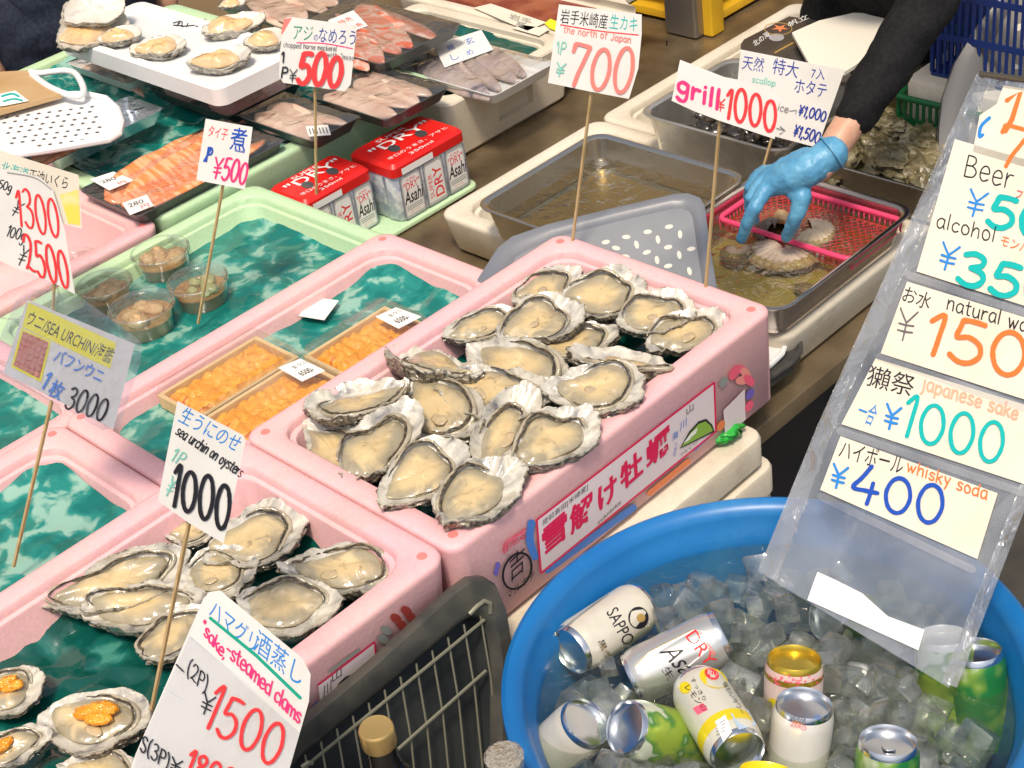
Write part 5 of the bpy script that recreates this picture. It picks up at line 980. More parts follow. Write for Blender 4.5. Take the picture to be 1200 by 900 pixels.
lid = MB().rbox(UX1 - .45, UX1 - .006, at(690, 50, UZ).y + .23, at(808, 30, UZ).y - .01, UZ + .0005, UZ + .022, .005, .02).build('white_box_lid', WHITE); tag(lid, 'white foam lid closed over the marked white box', 'foam lid')

# ------------------------------------------------------------------ six packs of beer
CARD = M('red carton', (.70, .015, .012), .35, col2=(.66, .012, .010), ns=10, coat=.3); CANP = M('frosted silver can', (.60, .62, .66), .3, .6, col2=(.35, .40, .52), ns=40, nd=4, lo=.45, hi=.62)
FROST = M('frost print', (.40, .44, .56), .35, col2=(.74, .75, .78), col3=(.62, .65, .72), ns=55, nd=5, lo=.42, hi=.58, coat=.3)
def six(label, c00, c01, c11, zt, seed):
    a, b, c = at(*c00, zt), at(*c01, zt), at(*c11, zt)
    x0, y0, y1, x1 = (a.x + b.x) / 2, a.y, b.y, c.x; H = .106; print('six', x1 - x0, y1 - y0); y0 = max(y0, CY1 + .004); r = (y1 - y0) / 6; x1 = x0 + 4 * r; y1 = y0 + 6 * r
    t = thing('beer_pack', label, 'beer pack', ((x0 + x1) / 2, (y0 + y1) / 2, zt - H), 'red cartons of six beer cans')
    H_ = zt - H; k = MB()
    k.loft([rr(x0 + .004, x1 - .004, y0 + .004, y1 - .004, .014, H_), rr(x0, x1, y0, y1, .016, H_ + .006), rr(x0, x1, y0, y1, .016, zt - .016), rr(x0 + .003, x1 - .003, y0 + .003, y1 - .003, .014, zt - .004)]).build('carton_wrap', FROST, t, smooth=40)
    def px(P):
        l = CM.transposed() @ (Vector(P) - CP); return (600 + FPX * l.x / -l.z, 450 - FPX * l.y / -l.z)
    k = Ink(Plane((x1, 0, 0), (1, 0, 0)), .0006); SH_ = M('steel grey print', (.30, .33, .40), .35, .3); SV = M('silver print', (.66, .66, .66), .3, .4)
    for n_, (va, vb) in enumerate(((.05, .35), (.37, .66), (.68, .97))):
        q = lambda u, h: px((x1, y0 + (y1 - y0) * (va + (vb - va) * u), H_ + H * h))
        k.poly([q(.0, .05), q(.1, .02), q(.9, .02), q(1, .05), q(1, .72), q(.88, .84), q(.12, .84), q(0, .72)], SH_); k.poly([q(.05, .06), q(.13, .04), q(.87, .04), q(.95, .06), q(.95, .70), q(.86, .77), q(.14, .77), q(.05, .70)], SV); k.poly([q(.1, .08), q(.9, .08), q(.9, .66), q(.82, .72), q(.18, .72), q(.1, .66)], WHT)
        if n_ == 1 - seed % 1 and n_ == 1:
            k.type('DRY', q(.84, .12), q(.84, .64), 11, RED, .012, up=np.array(q(0, .3)) - np.array(q(1, .3))); k.type('SUPER', q(.36, .14), q(.36, .56), 5, RED, up=np.array(q(0, .3)) - np.array(q(1, .3)))
        else:
            vu = np.array(q(.5, .6)) - np.array(q(.5, .3))
            k.type('SUPER', q(.3, .64), q(.72, .64), 3.2, RED, up=vu); k.type('"DRY"', q(.14, .50), q(.88, .50), 9, RED, .008, up=vu); k.type('Asahi', q(.08, .27), q(.92, .27), 15, BLK, .014, up=vu, shear=.12)
            for h_ in (.23, .20, .17): k.line([q(.15, h_), q(.85, h_)], .7, GYP)
            k.type('ビール', q(.3, .10), q(.7, .10), 3, REDF, up=vu)
    k.build('printing', t)
    for ii in range(2):
        c_ = (x0 + r * (1 + 2 * ii), y0); MB().lathe([(r * .78, H * .02), (r * .80, H * .75), (r * .68, H * .88), (r * .6, H * .88)], 24, (c_[0], y0 + r * .78, H_), c0=True, c1=True).build('beer_can', CANP, t, smooth=50)
    e = .0015; k = MB(); k.loft([rr(x0 - e, x1 + e, y0 - e, y1 + e, .012, zt - .022), rr(x0 - e, x1 + e, y0 - e, y1 + e, .012, zt - .006), rr(x0 + .004, x1 - .004, y0 + .004, y1 - .004, .010, zt)], False, True)
    cd = k.build('carton', CARD, t, smooth=35)
    k.__init__(); S = Plane((0, 0, zt), (0, 0, 1)); k = Ink(S, .0004)
    def pp(u, v):
        l = CM.transposed() @ (Vector((x0 + (x1 - x0) * u, y0 + (y1 - y0) * v, zt)) - CP); return (600 + FPX * l.x / -l.z, 450 - FPX * l.y / -l.z)
    up = np.array(pp(0, .5)) - np.array(pp(1, .5))
    k.type('SUPER', pp(.20, .30), pp(.20, .70), 5, WHT, up=up); k.type('"DRY"', pp(.46, .12), pp(.46, .92), 12, WHT, .01, up=up); k.type('辛口のうまさ、アサヒ', pp(.80, .10), pp(.80, .92), 5, WHT, up=up); k.type('350ml', pp(.95, .3), pp(.95, .62), 4, WHT, up=up)
    for v in (.30, .68):
        c_ = pp(.56, v); k.disc(c_, 7.5, 4, M('can top in carton hole', (.26, .26, .28), .3, .8))
    k.build('printing', cd)
    # the folded flap with the plain white panel
    S = Plane((x1 + e + .0004, 0, 0), (1, 0, 0)); k = MB(); k.add([(x1 + e + .001, y0 + r * .6, zt - .0215), (x1 + e + .001, y0 + r * 3.2, zt - .0215), (x1 + e + .001, y0 + r * 3.2, zt - .010), (x1 + e + .001, y0 + r * .6, zt - .010)], [(0, 1, 2, 3)]); k.build('white_panel', WHT, cd, smooth=None)
six('red carton of six silver beer cans, the nearer one behind the mint crate', (308, 219), (394, 181), (446, 196), -.075, 0)
six('red carton of six silver beer cans, the farther one by the white box', (407, 178), (492, 134), (540, 150), -.075, 1)

# ------------------------------------------------------------------ steel trays
def steel_tray(label, rect, zt, h, fill=None, fz=.018, m=None, lining=None):
    x0, x1, y0, y1 = rect; t = thing('steel_tray', label, 'steel tray', (x0, y0, zt - h), 'steel trays'); i = .014
    L = [rr(x0 + i + .002, x1 - i - .002, y0 + i + .002, y1 - i - .002, .02, zt - h), rr(x0 + .004, x1 - .004, y0 + .004, y1 - .004, .026, zt - .004), rr(x0 - .003, x1 + .003, y0 - .003, y1 + .003, .03, zt - .003), rr(x0 - .004, x1 + .004, y0 - .004, y1 + .004, .03, zt - .0005), rr(x0 - .001, x1 + .001, y0 - .001, y1 + .001, .03, zt + .0008), rr(x0 + .006, x1 - .006, y0 + .006, y1 - .006, .026, zt - .003), rr(x0 + i, x1 - i, y0 + i, y1 - i, .022, zt - h + .006), rr(x0 + i + .008, x1 - i - .008, y0 + i + .008, y1 - i - .008, .018, zt - h + .002)]
    MB().loft(L).build('tray_body', m or STEEL, t, smooth=50)
    if fill: 
        e = i * (1 - (h - fz) / h * .0) - .006
        q = rr(x0 + .010, x1 - .010, y0 + .010, y1 - .010, .022, zt - fz); MB().add(q, [tuple(range(len(q)))]).build('water', fill, t, smooth=None)
    return t
WTR = film('tray water', (.80, .74, .56), 2.2, .03, (36, 1.0), .04, (.45, .38, .22)); WTG = film('murky tray water', (.78, .74, .52), 2.2, .03, (30, 1.0), .06, (.36, .32, .14))
a, b, c = at(557, 240, -.055), at(745, 168, -.055), at(884, 200, -.055)
t1 = steel_tray('long steel tray of shallow water in the white box', (a.x, c.x, a.y, b.y), -.055, .058, WTR, .034)
a, b, c = at(748, 132, -.035), at(905, 186, -.035), at(872, 70, -.035); T3 = (a.x, b.x, a.y, c.y)
t3 = steel_tray('scuffed steel tray of small black shellfish behind the grill card', T3, -.035, .075, m=M('scuffed grey steel', (.70, .69, .65), .34, .85, col2=(.52, .50, .45), ns=18, nd=5, rvar=.1, bump=(90, .1)))
a, b, c = at(903, 362, -.06), at(900, 196, -.06), at(1078, 240, -.06); T2 = (b.x, c.x + .0, a.y, b.y); x1_ = max(a.x, c.x)
T2 = (b.x, x1_, a.y, b.y)
t2 = steel_tray('deep steel tray of clams and scallops under the gloved hand', T2, -.06, .052, WTG, .022, m=M('pinkish reflecting steel', (.68, .60, .55), .22, 1., col2=(.58, .50, .44), ns=10, nd=4, rvar=.08))
a, b, c = at(918, 176, -.05), at(1092, 232, -.05), at(985, 100, -.05); T4 = (a.x, b.x + .05, a.y, a.y + .36)
t4 = steel_tray('wide steel tray of rough whole oysters in brown water beneath the green baskets', T4, -.05, .062, WTG, .030)
SAND = M('yellow tray sediment', (.30, .24, .08), .5, col2=(.40, .35, .16), col3=(.14, .11, .05), ns=12, nd=5, lo=.38, hi=.6)
for T_, pr in ((T2, t2), (T4, t4), ((at(557, 240, -.055).x, at(884, 200, -.055).x, at(557, 240, -.055).y, at(745, 168, -.055).y), t1)):
    z_ = {t2: -.108, t4: -.106, t1: -.1075}[pr]; q = rr(T_[0] + .024, T_[1] - .024, T_[2] + .024, T_[3] - .024, .018, z_); MB().add(q, [tuple(range(len(q)))]).build('sediment', SAND if pr is not t1 else M('brassy wet bottom', (.42, .33, .17), .3, .6, col2=(.32, .24, .10), ns=8, nd=4), pr, smooth=None)
# pink mesh basket
PB = M('hot pink basket plastic', (.78, .06, .16), .35)
a, b, c = at(842, 256, -.072), at(1008, 309, -.072), at(1066, 261, -.072); bx0, bx1, by0, by1 = a.x, (b.x + c.x) / 2, (a.y + b.y) / 2, c.y
bx0 = max(bx0, T2[0] + .012); bx1 = min(bx1, T2[1] - .008); by1 = min(by1, T2[3] - .012)
bk = thing('mesh_basket', 'hot pink mesh basket half sunk in the clam tray', 'basket', (bx0, by0, -.092))
MB().tube(rr(bx0, bx1, by0, by1, .012, -.072, 5), .0042, 8, closed=True).build('basket_rim', PB, bk, smooth=60)
k = MB(); zb = -.089; n = 20
for i in range(-n, 2 * n):
    for sgn in (1, -1):
        pts = []; w_, h_ = bx1 - bx0 - .008, by1 - by0 - .008
        # clip a diagonal bar to the floor
        c0 = (i + .5) / n * w_
        xs = []
        for ty in (0, h_):
            xs.append((c0 + sgn * ty * .8, ty))
        (xa, ya), (xb, yb) = xs
        if max(xa, xb) < 0 or min(xa, xb) > w_: continue
        def clip(x, y, X, Y):
            if x < 0: t_ = (0 - x) / (X - x); return 0, y + (Y - y) * t_
            if x > w_: t_ = (w_ - x) / (X - x); return w_, y + (Y - y) * t_
            return x, y
        pa = clip(xa, ya, xb, yb); pb = clip(xb, yb, xa, ya); k.tube([(bx0 + .004 + pa[0], by0 + .004 + pa[1], zb), (bx0 + .004 + pb[0], by0 + .004 + pb[1], zb)], .0011, 4)
k.build('basket_floor', PB, bk, smooth=None)
k = MB()
for i in range(27):
    f = i / 26; k.tube([(bx0 + (bx1 - bx0) * f, by1 - .002, -.074), (bx0 + (bx1 - bx0) * f, by1 - .004, zb)], .0012, 4); k.tube([(bx0 + (bx1 - bx0) * f, by0 + .002, -.074), (bx0 + (bx1 - bx0) * f, by0 + .004, zb)], .0012, 4)
for i in range(17):
    f = i / 16; k.tube([(bx0 + .002, by0 + (by1 - by0) * f, -.074), (bx0 + .004, by0 + (by1 - by0) * f, zb)], .0012, 4); k.tube([(bx1 - .002, by0 + (by1 - by0) * f, -.074), (bx1 - .004, by0 + (by1 - by0) * f, zb)], .0012, 4)
k.tube(rr(bx0 + .003, bx1 - .003, by0 + .003, by1 - .003, .01, zb, 4), .0016, 6, closed=True); k.build('basket_side', PB, bk, smooth=None)
# scallops and clams
SCL = M('scallop shell', (.36, .28, .22), .45, col2=(.52, .43, .34), col3=(.16, .11, .10), ns=30, nd=4, lo=.4, hi=.6, bump=(160, .4), coat=.3); SCD = M('dark clam shell', (.10, .07, .055), .4, col2=(.20, .15, .11), ns=26, nd=4, coat=.4)
def scallop(label, px, z, s, rot, m, ribs=22, dome=.22, tiltx=0.):
    c = at(*px, z); vs = []; n = 66; rings = 9
    M_ = Matrix.Translation(c) @ Matrix.Rotation(R(rot), 4, 'Z') @ Matrix.Rotation(R(tiltx), 4, 'X')
    for up_ in (1, -1):
        for j in range(rings + 1):
            f = j / rings
            for i in range(n):
                a = R(-118) + R(236) * i / (n - 1); rr_ = f * s * (1 + .02 * math.cos(ribs * a)) * (1 - .06 * math.cos(2 * a)); d = dome * s * (math.sin(math.pi * (f ** .6)) ** .7) * up_ * (1 if up_ > 0 else .5) + .02 * s * f * math.cos(ribs * a) + .002 * up_
                vs.append(M_ @ Vector((rr_ * math.cos(a), rr_ * math.sin(a), d)))
    o2 = (rings + 1) * n; fs = []
    for j in range(rings):
        for i in range(n - 1):
            q = (j * n + i, (j + 1) * n + i, (j + 1) * n + i + 1, j * n + i + 1); fs.append(q); fs.append(tuple(o2 + v for v in reversed(q)))
    for i in range(n - 1): fs.append((rings * n + i, o2 + rings * n + i, o2 + rings * n + i + 1, rings * n + i + 1))
    return tag(MB().add(vs, fs).build('scallop', m, None, smooth=60), label, 'scallop', 'scallops and clams in the hand tray')
scallop('wide grey scallop with a dark toothed edge half under water in the hand tray', (918, 296), -.090, .050, -70, SCL)
scallop('small dark clam just below the gloved fingertip', (866, 298), -.092, .026, -60, SCD, dome=.4)
scallop('tan scallop lying in the pink basket beside the thumb', (952, 272), -.086, .034, 20, M('tan scallop shell', (.55, .43, .28), .4, col2=(.66, .55, .40), ns=40, coat=.3))
scallop('dark striped clam held under the glove in the pink basket', (908, 270), -.080, .030, 160, SCD, dome=.45)
k = MB().blob((*at(916, 250, -.06)[:2], -.066), .012, .010, .010, 5, .2); tag(k.build('clam_foot', TAN, None, smooth=180), 'cream clam flesh showing between the gloved finger and thumb', 'clam')
p = at(943, 339, -.095); tag(MB().blob(p, .016, .010, .008, 9, .25).build('dark_snail', SCD, None, smooth=180), 'small dark snail on the yellow floor of the hand tray', 'snail')
# mussels: one built, then copies
MUSS = M('black mussel shell', (.022, .018, .016), .25, col2=(.09, .07, .05), ns=50, lo=.5, hi=.7, coat=.6)
mus = MB().blob((0, 0, 0), .019, .011, .008, 3, .18, 1.5, 18, 10).build('black_mussel', MUSS, None, smooth=180)
rd = random.Random(5); first = True; n_m = 0
for k_ in range(120):
    x = rd.uniform(T3[0] + .035, T3[1] - .035); y = rd.uniform(T3[2] + .03, T3[3] - .03)
    o = mus if first else mus.copy()
    if not first: COL.objects.link(o)
    first = False; o.location = (x, y, -.098 + rd.uniform(0, .016)); o.rotation_euler = (rd.uniform(-.5, .5), rd.uniform(-.5, .5), rd.uniform(0, 6.28))
    tag(o, 'small shiny black mussel piled with others in the scuffed steel tray', 'mussel', 'black mussels in the steel tray')
# whole rough oysters, one mesh each of four shapes
ROK = M('rough whole oyster shell', (.10, .085, .04), .3, col2=(.22, .18, .09), col3=(.42, .38, .26), ns=46, nd=6, lo=.4, hi=.6, dist=1, bump=(120, .9, 'noise', .004), coat=.7)
kinds = [MB().blob((0, 0, 0), .05, .032, .02, 20 + i, .5, 2.6, 34, 20).build('whole_oyster', ROK, None, smooth=70) for i in range(4)]
used = set()
for i in range(26):
    b = kinds[i % 4]; o = b if i < 4 else b.copy()
    if i >= 4: COL.objects.link(o)
    o.location = (rd.uniform(T4[0] + .05, T4[1] - .05), rd.uniform(T4[2] + .045, T4[3] - .05), -.085 + rd.uniform(0, .02)); o.rotation_euler = (rd.uniform(-.4, .4), rd.uniform(-.4, .4), rd.uniform(0, 6.28)); s = rd.uniform(.7, 1.1); o.scale = (s, s, s)
    tag(o, 'rough whole oyster lying wet in the brown water of the wide tray', 'whole oyster', 'whole oysters in the wide tray')
# green baskets, slotted
GB = M('dark green basket plastic', (.008, .12, .035), .4)
def basket(label, x0, x1, y0, y1, z0, z1, m=GB, name='green_basket', rows=2, grp='green slotted baskets'):
    t = thing(name, label, 'basket', (x0, y0, z0), grp); k = MB(); w_ = .003
    def wall(ax, c, a, b):
        n = int((b - a) / .011); hs = (z1 - z0)
        def bx(u0, u1, za, zb):
            if ax == 'y': k.box(u0, u1, c, c + w_, za, zb)
            else: k.box(c, c + w_, u0, u1, za, zb)
        for r_ in range(rows + 1):
            zz = z0 + hs * r_ / rows; bx(a, b, max(z0, zz - .005), min(z1, zz + .005))
        for i in range(n + 1):
            u = a + (b - a) * i / n
            for r_ in range(rows): bx(u - .0022, u + .0022, z0 + hs * r_ / rows + .0052, z0 + hs * (r_ + 1) / rows - .0052)
    wall('y', y0, x0, x1); wall('y', y1 - w_, x0, x1); wall('x', x0, y0 + .004, y1 - .004); wall('x', x1 - w_, y0 + .004, y1 - .004); k.build('basket_wall', m, t, smooth=None)
    MB().box(x0 + .004, x1 - .004, y0 + .004, y1 - .004, z0, z0 + .003).build('basket_floor', m, t, smooth=None); MB().tube(rr(x0 - .002, x1 + .002, y0 - .002, y1 + .002, .008, z1, 4), .005, 8, closed=True).build('basket_rim', m, t, smooth=60)
    return t
g = at(1052, 112, -.02); basket('green slotted basket standing in the back of the wide oyster tray', g.x, g.x + .28, g.y, g.y + .16, -.098, -.02)
for i, (dx, dy, s) in enumerate(((.05, .05, .9), (.12, .08, 1), (.19, .05, .9), (.09, .11, .8), (.2, .11, .9))):
    o = kinds[i % 4].copy(); COL.objects.link(o); o.location = (g.x + dx, g.y + dy, -.05); o.scale = (s * .8,) * 3; o.rotation_euler = (0, .2, i * 1.3); tag(o, 'rough whole oyster heaped in the front green basket', 'whole oyster', 'whole oysters in the green basket')
basket('second green slotted basket behind the first beside the black sleeve', g.x - .03, g.x + .25, g.y + .17, g.y + .32, -.098, .0)
NAVYP = M('navy crate plastic', (.008, .03, .16), .4)
b = at(1105, 72, .03); nb = basket('navy blue ribbed crate at the top beside the black sleeve', b.x - .02, b.x + .35, b.y, b.y + .25, .004, .20, NAVYP, 'navy_crate', 3, None)
tag(MB().rbox(b.x - .05, b.x + .38, b.y - .03, b.y + .3, -.19, .003, .006, .02).build('foam_box', WHITE), 'white foam box under the navy crate', 'foam box')
# black packet with a starfish print, white board
PZ5 = Plane((0, 0, -.005), (0, 0, 1)); k = MB(); slab(k, [(868, 52), (872, 46), (925, 19), (958, 24), (985, 40), (950, 75), (930, 84), (868, 68)], PZ5, .012)
pk = tag(k.build('black_packet', M('black printed packet', (.03, .028, .025), .25, col2=(.06, .055, .05), ns=9, coat=.5), None, smooth=None), 'black printed packet with an orange starfish behind the scallop card', 'packet')
k = Ink(PZ5); sp = []
for i in range(10):
    a = i * math.pi / 5 + .3; rr_ = (11, 4)[i % 2]; sp.append((914 + rr_ * math.cos(a), 33 + rr_ * .45 * math.sin(a)))
k.poly(sp, ORP); k.ring((912, 34), 16, 7, 1, GOLD); k.disc((910, 44), 9, 4.5, M('grey print', (.35, .34, .36), .4)); k.type('北の海', (885, 55), (903, 42), 7, WHT); k.line([(908, 62), (930, 50)], 2, GOLD); k.type('帆立', (925, 32), (948, 22), 6, WHT); k.build('printing', pk)
PZ6 = Plane((0, 0, .012), (0, 0, 1)); k = MB(); slab(k, [(928, 38), (960, 24), (1000, 15), (1045, 16), (1040, 40), (1022, 64), (990, 84), (950, 78)], PZ6, .006); tag(k.build('white_board', M('smooth white board', (.80, .76, .66), .4), None, smooth=None), 'smooth white board lying partly over the black packet', 'board')
# grey perforated tray behind the printed crate
GTR = M('blue grey tray plastic', (.15, .165, .20), .35, col2=(.18, .19, .215), ns=12, bump=(100, .08)); GTR2 = M('grey tray floor', (.25, .26, .28), .35, col2=(.21, .22, .24), ns=9, bump=(90, .12)); HOLE = M('pale drain hole', (.66, .63, .55), .5)
TP = Plane(at(700, 300, -.030), (.22, -.24, .92))
def board(label, outer, inner, holes, S, name='drain_tray', m1=GTR, m2=GTR2, hs=(5, 2.6), th=.008, rimh=.008):
    t = thing(name, label, 'tray', S.hit(*outer[0])[0]); H = lambda q, o: S.hit(*q)[0] + S.n * o
    k = MB(); k.loft([[H(q, -th) for q in outer], [H(q, rimh * .6) for q in outer], [H((q[0] + .35 * (i[0] - q[0]), q[1] + .35 * (i[1] - q[1])), rimh) for q, i in zip(outer, inner)], [H((q[0] + .7 * (i[0] - q[0]), q[1] + .7 * (i[1] - q[1])), rimh * .8) for q, i in zip(outer, inner)], [H(i, 0) for i in inner]], True, False); k.build('tray_rim', m1, t, smooth=60)
    k = MB(); k.add([H(q, .0002) for q in inner], [tuple(range(len(inner)))])
    for i, (x, y, a) in enumerate(holes): k.add([H((x + hs[0] * math.cos(q) * math.cos(a) - hs[1] * math.sin(q) * math.sin(a), y + hs[0] * math.cos(q) * math.sin(a) + hs[1] * math.sin(q) * math.cos(a)), .0006) for q in np.linspace(0, 6.283, 13)[:-1]], [tuple(range(12))], 1)
    k.build('tray_floor', [m2, HOLE], t, smooth=None); return t
outer = [(560, 330), (576, 305), (584, 293), (600, 280), (640, 266), (720, 246), (790, 230), (806, 229), (820, 234), (826, 244), (832, 290), (842, 350), (844, 400), (560, 400)]
inner = [(590, 345), (596, 318), (604, 302), (622, 291), (655, 277), (726, 259), (786, 245), (798, 244), (808, 248), (812, 256), (818, 298), (826, 350), (828, 398), (580, 398)]
H_ = [(x, y, a) for x, y, a in ((710, 284, -.2), (734, 278, 0), (759, 272, -.1), (784, 266, -.2), (697, 297, 1.2), (722, 291, .2), (746, 287, 1.3), (771, 281, 1.4), (797, 275, 1.5), (733, 301, .1), (758, 296, -.3), (783, 290, -.2), (746, 311, .2), (770, 305, 1.4), (796, 299, 1.4), (758, 316, .3), (783, 312, -.2), (808, 318, 1.3), (688, 308, 1.4), (810, 292, -.2), (720, 312, 1.3))]
board('blue grey perforated tray standing tilted behind the printed oyster crate', outer, inner, H_, TP)
TP2 = Plane(at(1130, 170, -.06), (.55, -.55, .5))
outer = [(1092, 260), (1099, 190), (1100, 150), (1104, 115), (1118, 75), (1145, 30), (1178, -10), (1200, -40), (1400, -40), (1400, 260)]
inner = [(1130, 260), (1132, 200), (1136, 150), (1140, 115), (1156, 75), (1172, 30), (1192, 0), (1206, -26), (1385, -26), (1385, 250)]
board('grey perforated tray standing behind the hanging price sheet', outer, inner, [(1194, 32, -1.2), (1181, 60, -1.3), (1199, 50, -.4), (1190, 78, .35), (1170, 87, -1.3), (1205, 88, .3), (1212, 20, .3), (1215, 62, -1.2), (1150, 130, .2), (1165, 112, -1.2)], TP2, hs=(4.6, 3), m2=M('warm grey tray floor', (.20, .19, .17), .35, col2=(.23, .215, .19), ns=9), m1=M('dull grey tray rim', (.14, .14, .14), .35, bump=(100, .1)))
# trays under the right corner of the printed crate
for lab, nm, poly, z, m, th in (('dark grey tray edge sticking out past the right corner of the printed crate', 'grey_tray', [(840, 420), (880, 380), (905, 372), (924, 380), (937, 398), (938, 412), (928, 426), (905, 442), (870, 462)], -.150, GREYT, .014), ('small white tray corner on the dark grey one by the printed crate', 'white_tray', [(860, 425), (890, 392), (905, 388), (917, 394), (921, 404), (916, 416), (903, 428), (880, 444)], -.143, WPL, .006)):
    S = Plane((0, 0, z), (0, 0, 1)); k = MB(); slab(k, poly, S, th); k.tube([S.hit(*q)[0] + Vector((0, 0, .001)) for q in poly], .004, 8, closed=True); tag(k.build(nm, m, None, smooth=40), lab, 'tray')
p = at(858, 514, -.137); NET = M('bright green wrapper', (.03, .55, .06), .25, trans=.35, coat=.5, bump=(60, .8, 'noise', .006))
tag(MB().blob((p.x - .012, p.y, -.131), .018, .028, .008, 4, .45, 3, 24, 12).build('green_wrapper', NET, None, smooth=180), 'crumpled bright green wrapper squeezed under the printed crate', 'wrapper')
# ------------------------------------------------------------------ behind the counter
WALL = M('brown back wall', (.42, .30, .17), .6, col2=(.50, .37, .22), ns=3, nd=4); YELP = M('yellow painted steel', (.75, .45, .02), .4, col2=(.62, .36, .02), ns=8)
tag(MB().box(-3.2, -3.1, -4, 6, -.9, 2.2).build('back_wall', WALL), 'dim brown wall behind the market stall', 'wall')
tag(MB().box(-3.1, 3, 5.0, 5.1, -.9, 2.2).build('side_wall', WALL), 'dim brown wall at the far end of the stall', 'wall')
a = at(795, 48, -.19); tag(MB().rbox(a.x - .05, a.x + .03, a.y + .02, a.y + .10, -.19, 1.6, .003, .006).build('steel_post', M('grey steel post', (.34, .32, .30), .35, .8), None), 'grey steel post rising behind the marked white box', 'post')
a = at(822, 44, -.19); yr = thing('yellow_rack', 'yellow steel rack with a dark block for its shaded cavity at the top behind the counter', 'rack', (a.x, a.y, -.19))
for dx, dy in ((-.5, .03), (-.5, .5), (.0, .03), (.0, .5)): MB().rbox(a.x + dx - .02, a.x + dx + .02, a.y + dy - .02, a.y + dy + .02, -.19, .6, .002, .004).build('rack_post', YELP, yr)
for zz in (-.185, -.10, .1, .3): MB().rbox(a.x - .49, a.x - .01, a.y + .032, a.y + .49, zz, zz + .018, .002, .004).build('rack_shelf', YELP, yr)
MB().box(a.x - .46, a.x - .03, a.y + .06, a.y + .46, -.080, .07).build('cavity_shade', DARK, yr)  # solid dark block standing in for the shade inside the rack's cavity

# ================================================================== the two people behind the stall
def limbs(name, chains, mat, parent, voxel, smooth=6, disp=None):
    """one continuous skin over tapered limbs: a chain is a list of (point, radius) or (point, radius, squash)"""
    k = MB()
    for ch in chains:
        pts = [Vector(c[0]) for c in ch]; rs = [c[1] for c in ch]
        d = []; q = []
        for i in range(len(pts) - 1):
            for j in range(6): f = j / 6; d.append(pts[i].lerp(pts[i + 1], f)); q.append(rs[i] * (1 - f) + rs[i + 1] * f)
        d.append(pts[-1]); q.append(rs[-1]); k.tube(d, q, 14)
        for p, r in ((d[0], q[0]), (d[-1], q[-1])): k.blob(p, r, r, r, 0, 0, 1, 14, 8)
    o = k.build(name, mat, None, smooth=180); m = o.modifiers.new('skin', 'REMESH'); m.mode = 'VOXEL'; m.voxel_size = voxel
    s = o.modifiers.new('soft', 'SMOOTH'); s.iterations = smooth; s.factor = .5
    me = bpy.data.meshes.new_from_object(o.evaluated_get(bpy.context.evaluated_depsgraph_get())); old = o.data; o.modifiers.clear(); o.data = me; bpy.data.meshes.remove(old); me.name = name
    me.materials.clear(); me.materials.append(mat)
    if disp:
        me.update()
        for v in me.vertices: v.co += v.normal * disp(v.co)
    me.shade_smooth()
    if parent: me.transform(basis(parent).inverted()); o.parent = parent
    return o
SKIN = M('skin', (.62, .36, .25), .45, col2=(.56, .30, .20), ns=60, nd=4, bump=(260, .15), sss=.1); KNIT = M('black knit sleeve', (.011, .011, .012), .75, col2=(.016, .016, .017), ns=160, bump=(520, .5), spec=.12); GLOVE = M('blue nitrile glove', (.08, .28, .48), .42, col2=(.12, .35, .54), ns=40, bump=(70, .5, 'noise', .003), spec=.5)
HAIR = M('dark hair', (.018, .014, .012), .5, bump=(300, .5)); JEAN = M('navy work cloth', (.010, .014, .03), .8, col2=(.018, .026, .05), ns=120, bump=(400, .4)); EYE = M('eye', (.03, .02, .015), .2); LIPS = M('lips', (.45, .16, .13), .4)
def head(c, fwd, parent):
    """ears, nose, eyes, mouth and hair added to a head centred on c looking along fwd"""
    f = Vector(fwd).normalized(); s = f.cross(Vector((0, 0, 1))).normalized(); u = s.cross(f); P = lambda a, b, d: c + s * a + f * b + u * d
    hr = MB().blob(P(0, -.018, .035), .088, .096, .10, 3, .05, 2, 26, 16).build('hair', HAIR, parent, smooth=180)
    for q in (-1, 1): MB().blob(P(q * .032, .083, .005), .011, .009, .007, 1, 0, 1, 12, 8).build('eye', EYE, parent, smooth=180)
    MB().blob(P(0, .083, -.055), .024, .008, .007, 2, .1).build('mouth', LIPS, parent, smooth=180)
def head_chains(c, fwd):
    f = Vector(fwd).normalized(); s = f.cross(Vector((0, 0, 1))).normalized(); u = s.cross(f); P = lambda a, b, d: c + s * a + f * b + u * d
    return [[(P(0, 0, .045), .072), (P(0, .012, 0), .076), (P(0, .03, -.055), .055), (P(0, .04, -.085), .036)], [(P(0, .08, .01), .010), (P(0, .10, -.022), .014)], [(P(.078, -.005, .005), .016), (P(.08, -.008, -.02), .013)], [(P(-.078, -.005, .005), .016), (P(-.08, -.008, -.02), .013)]]
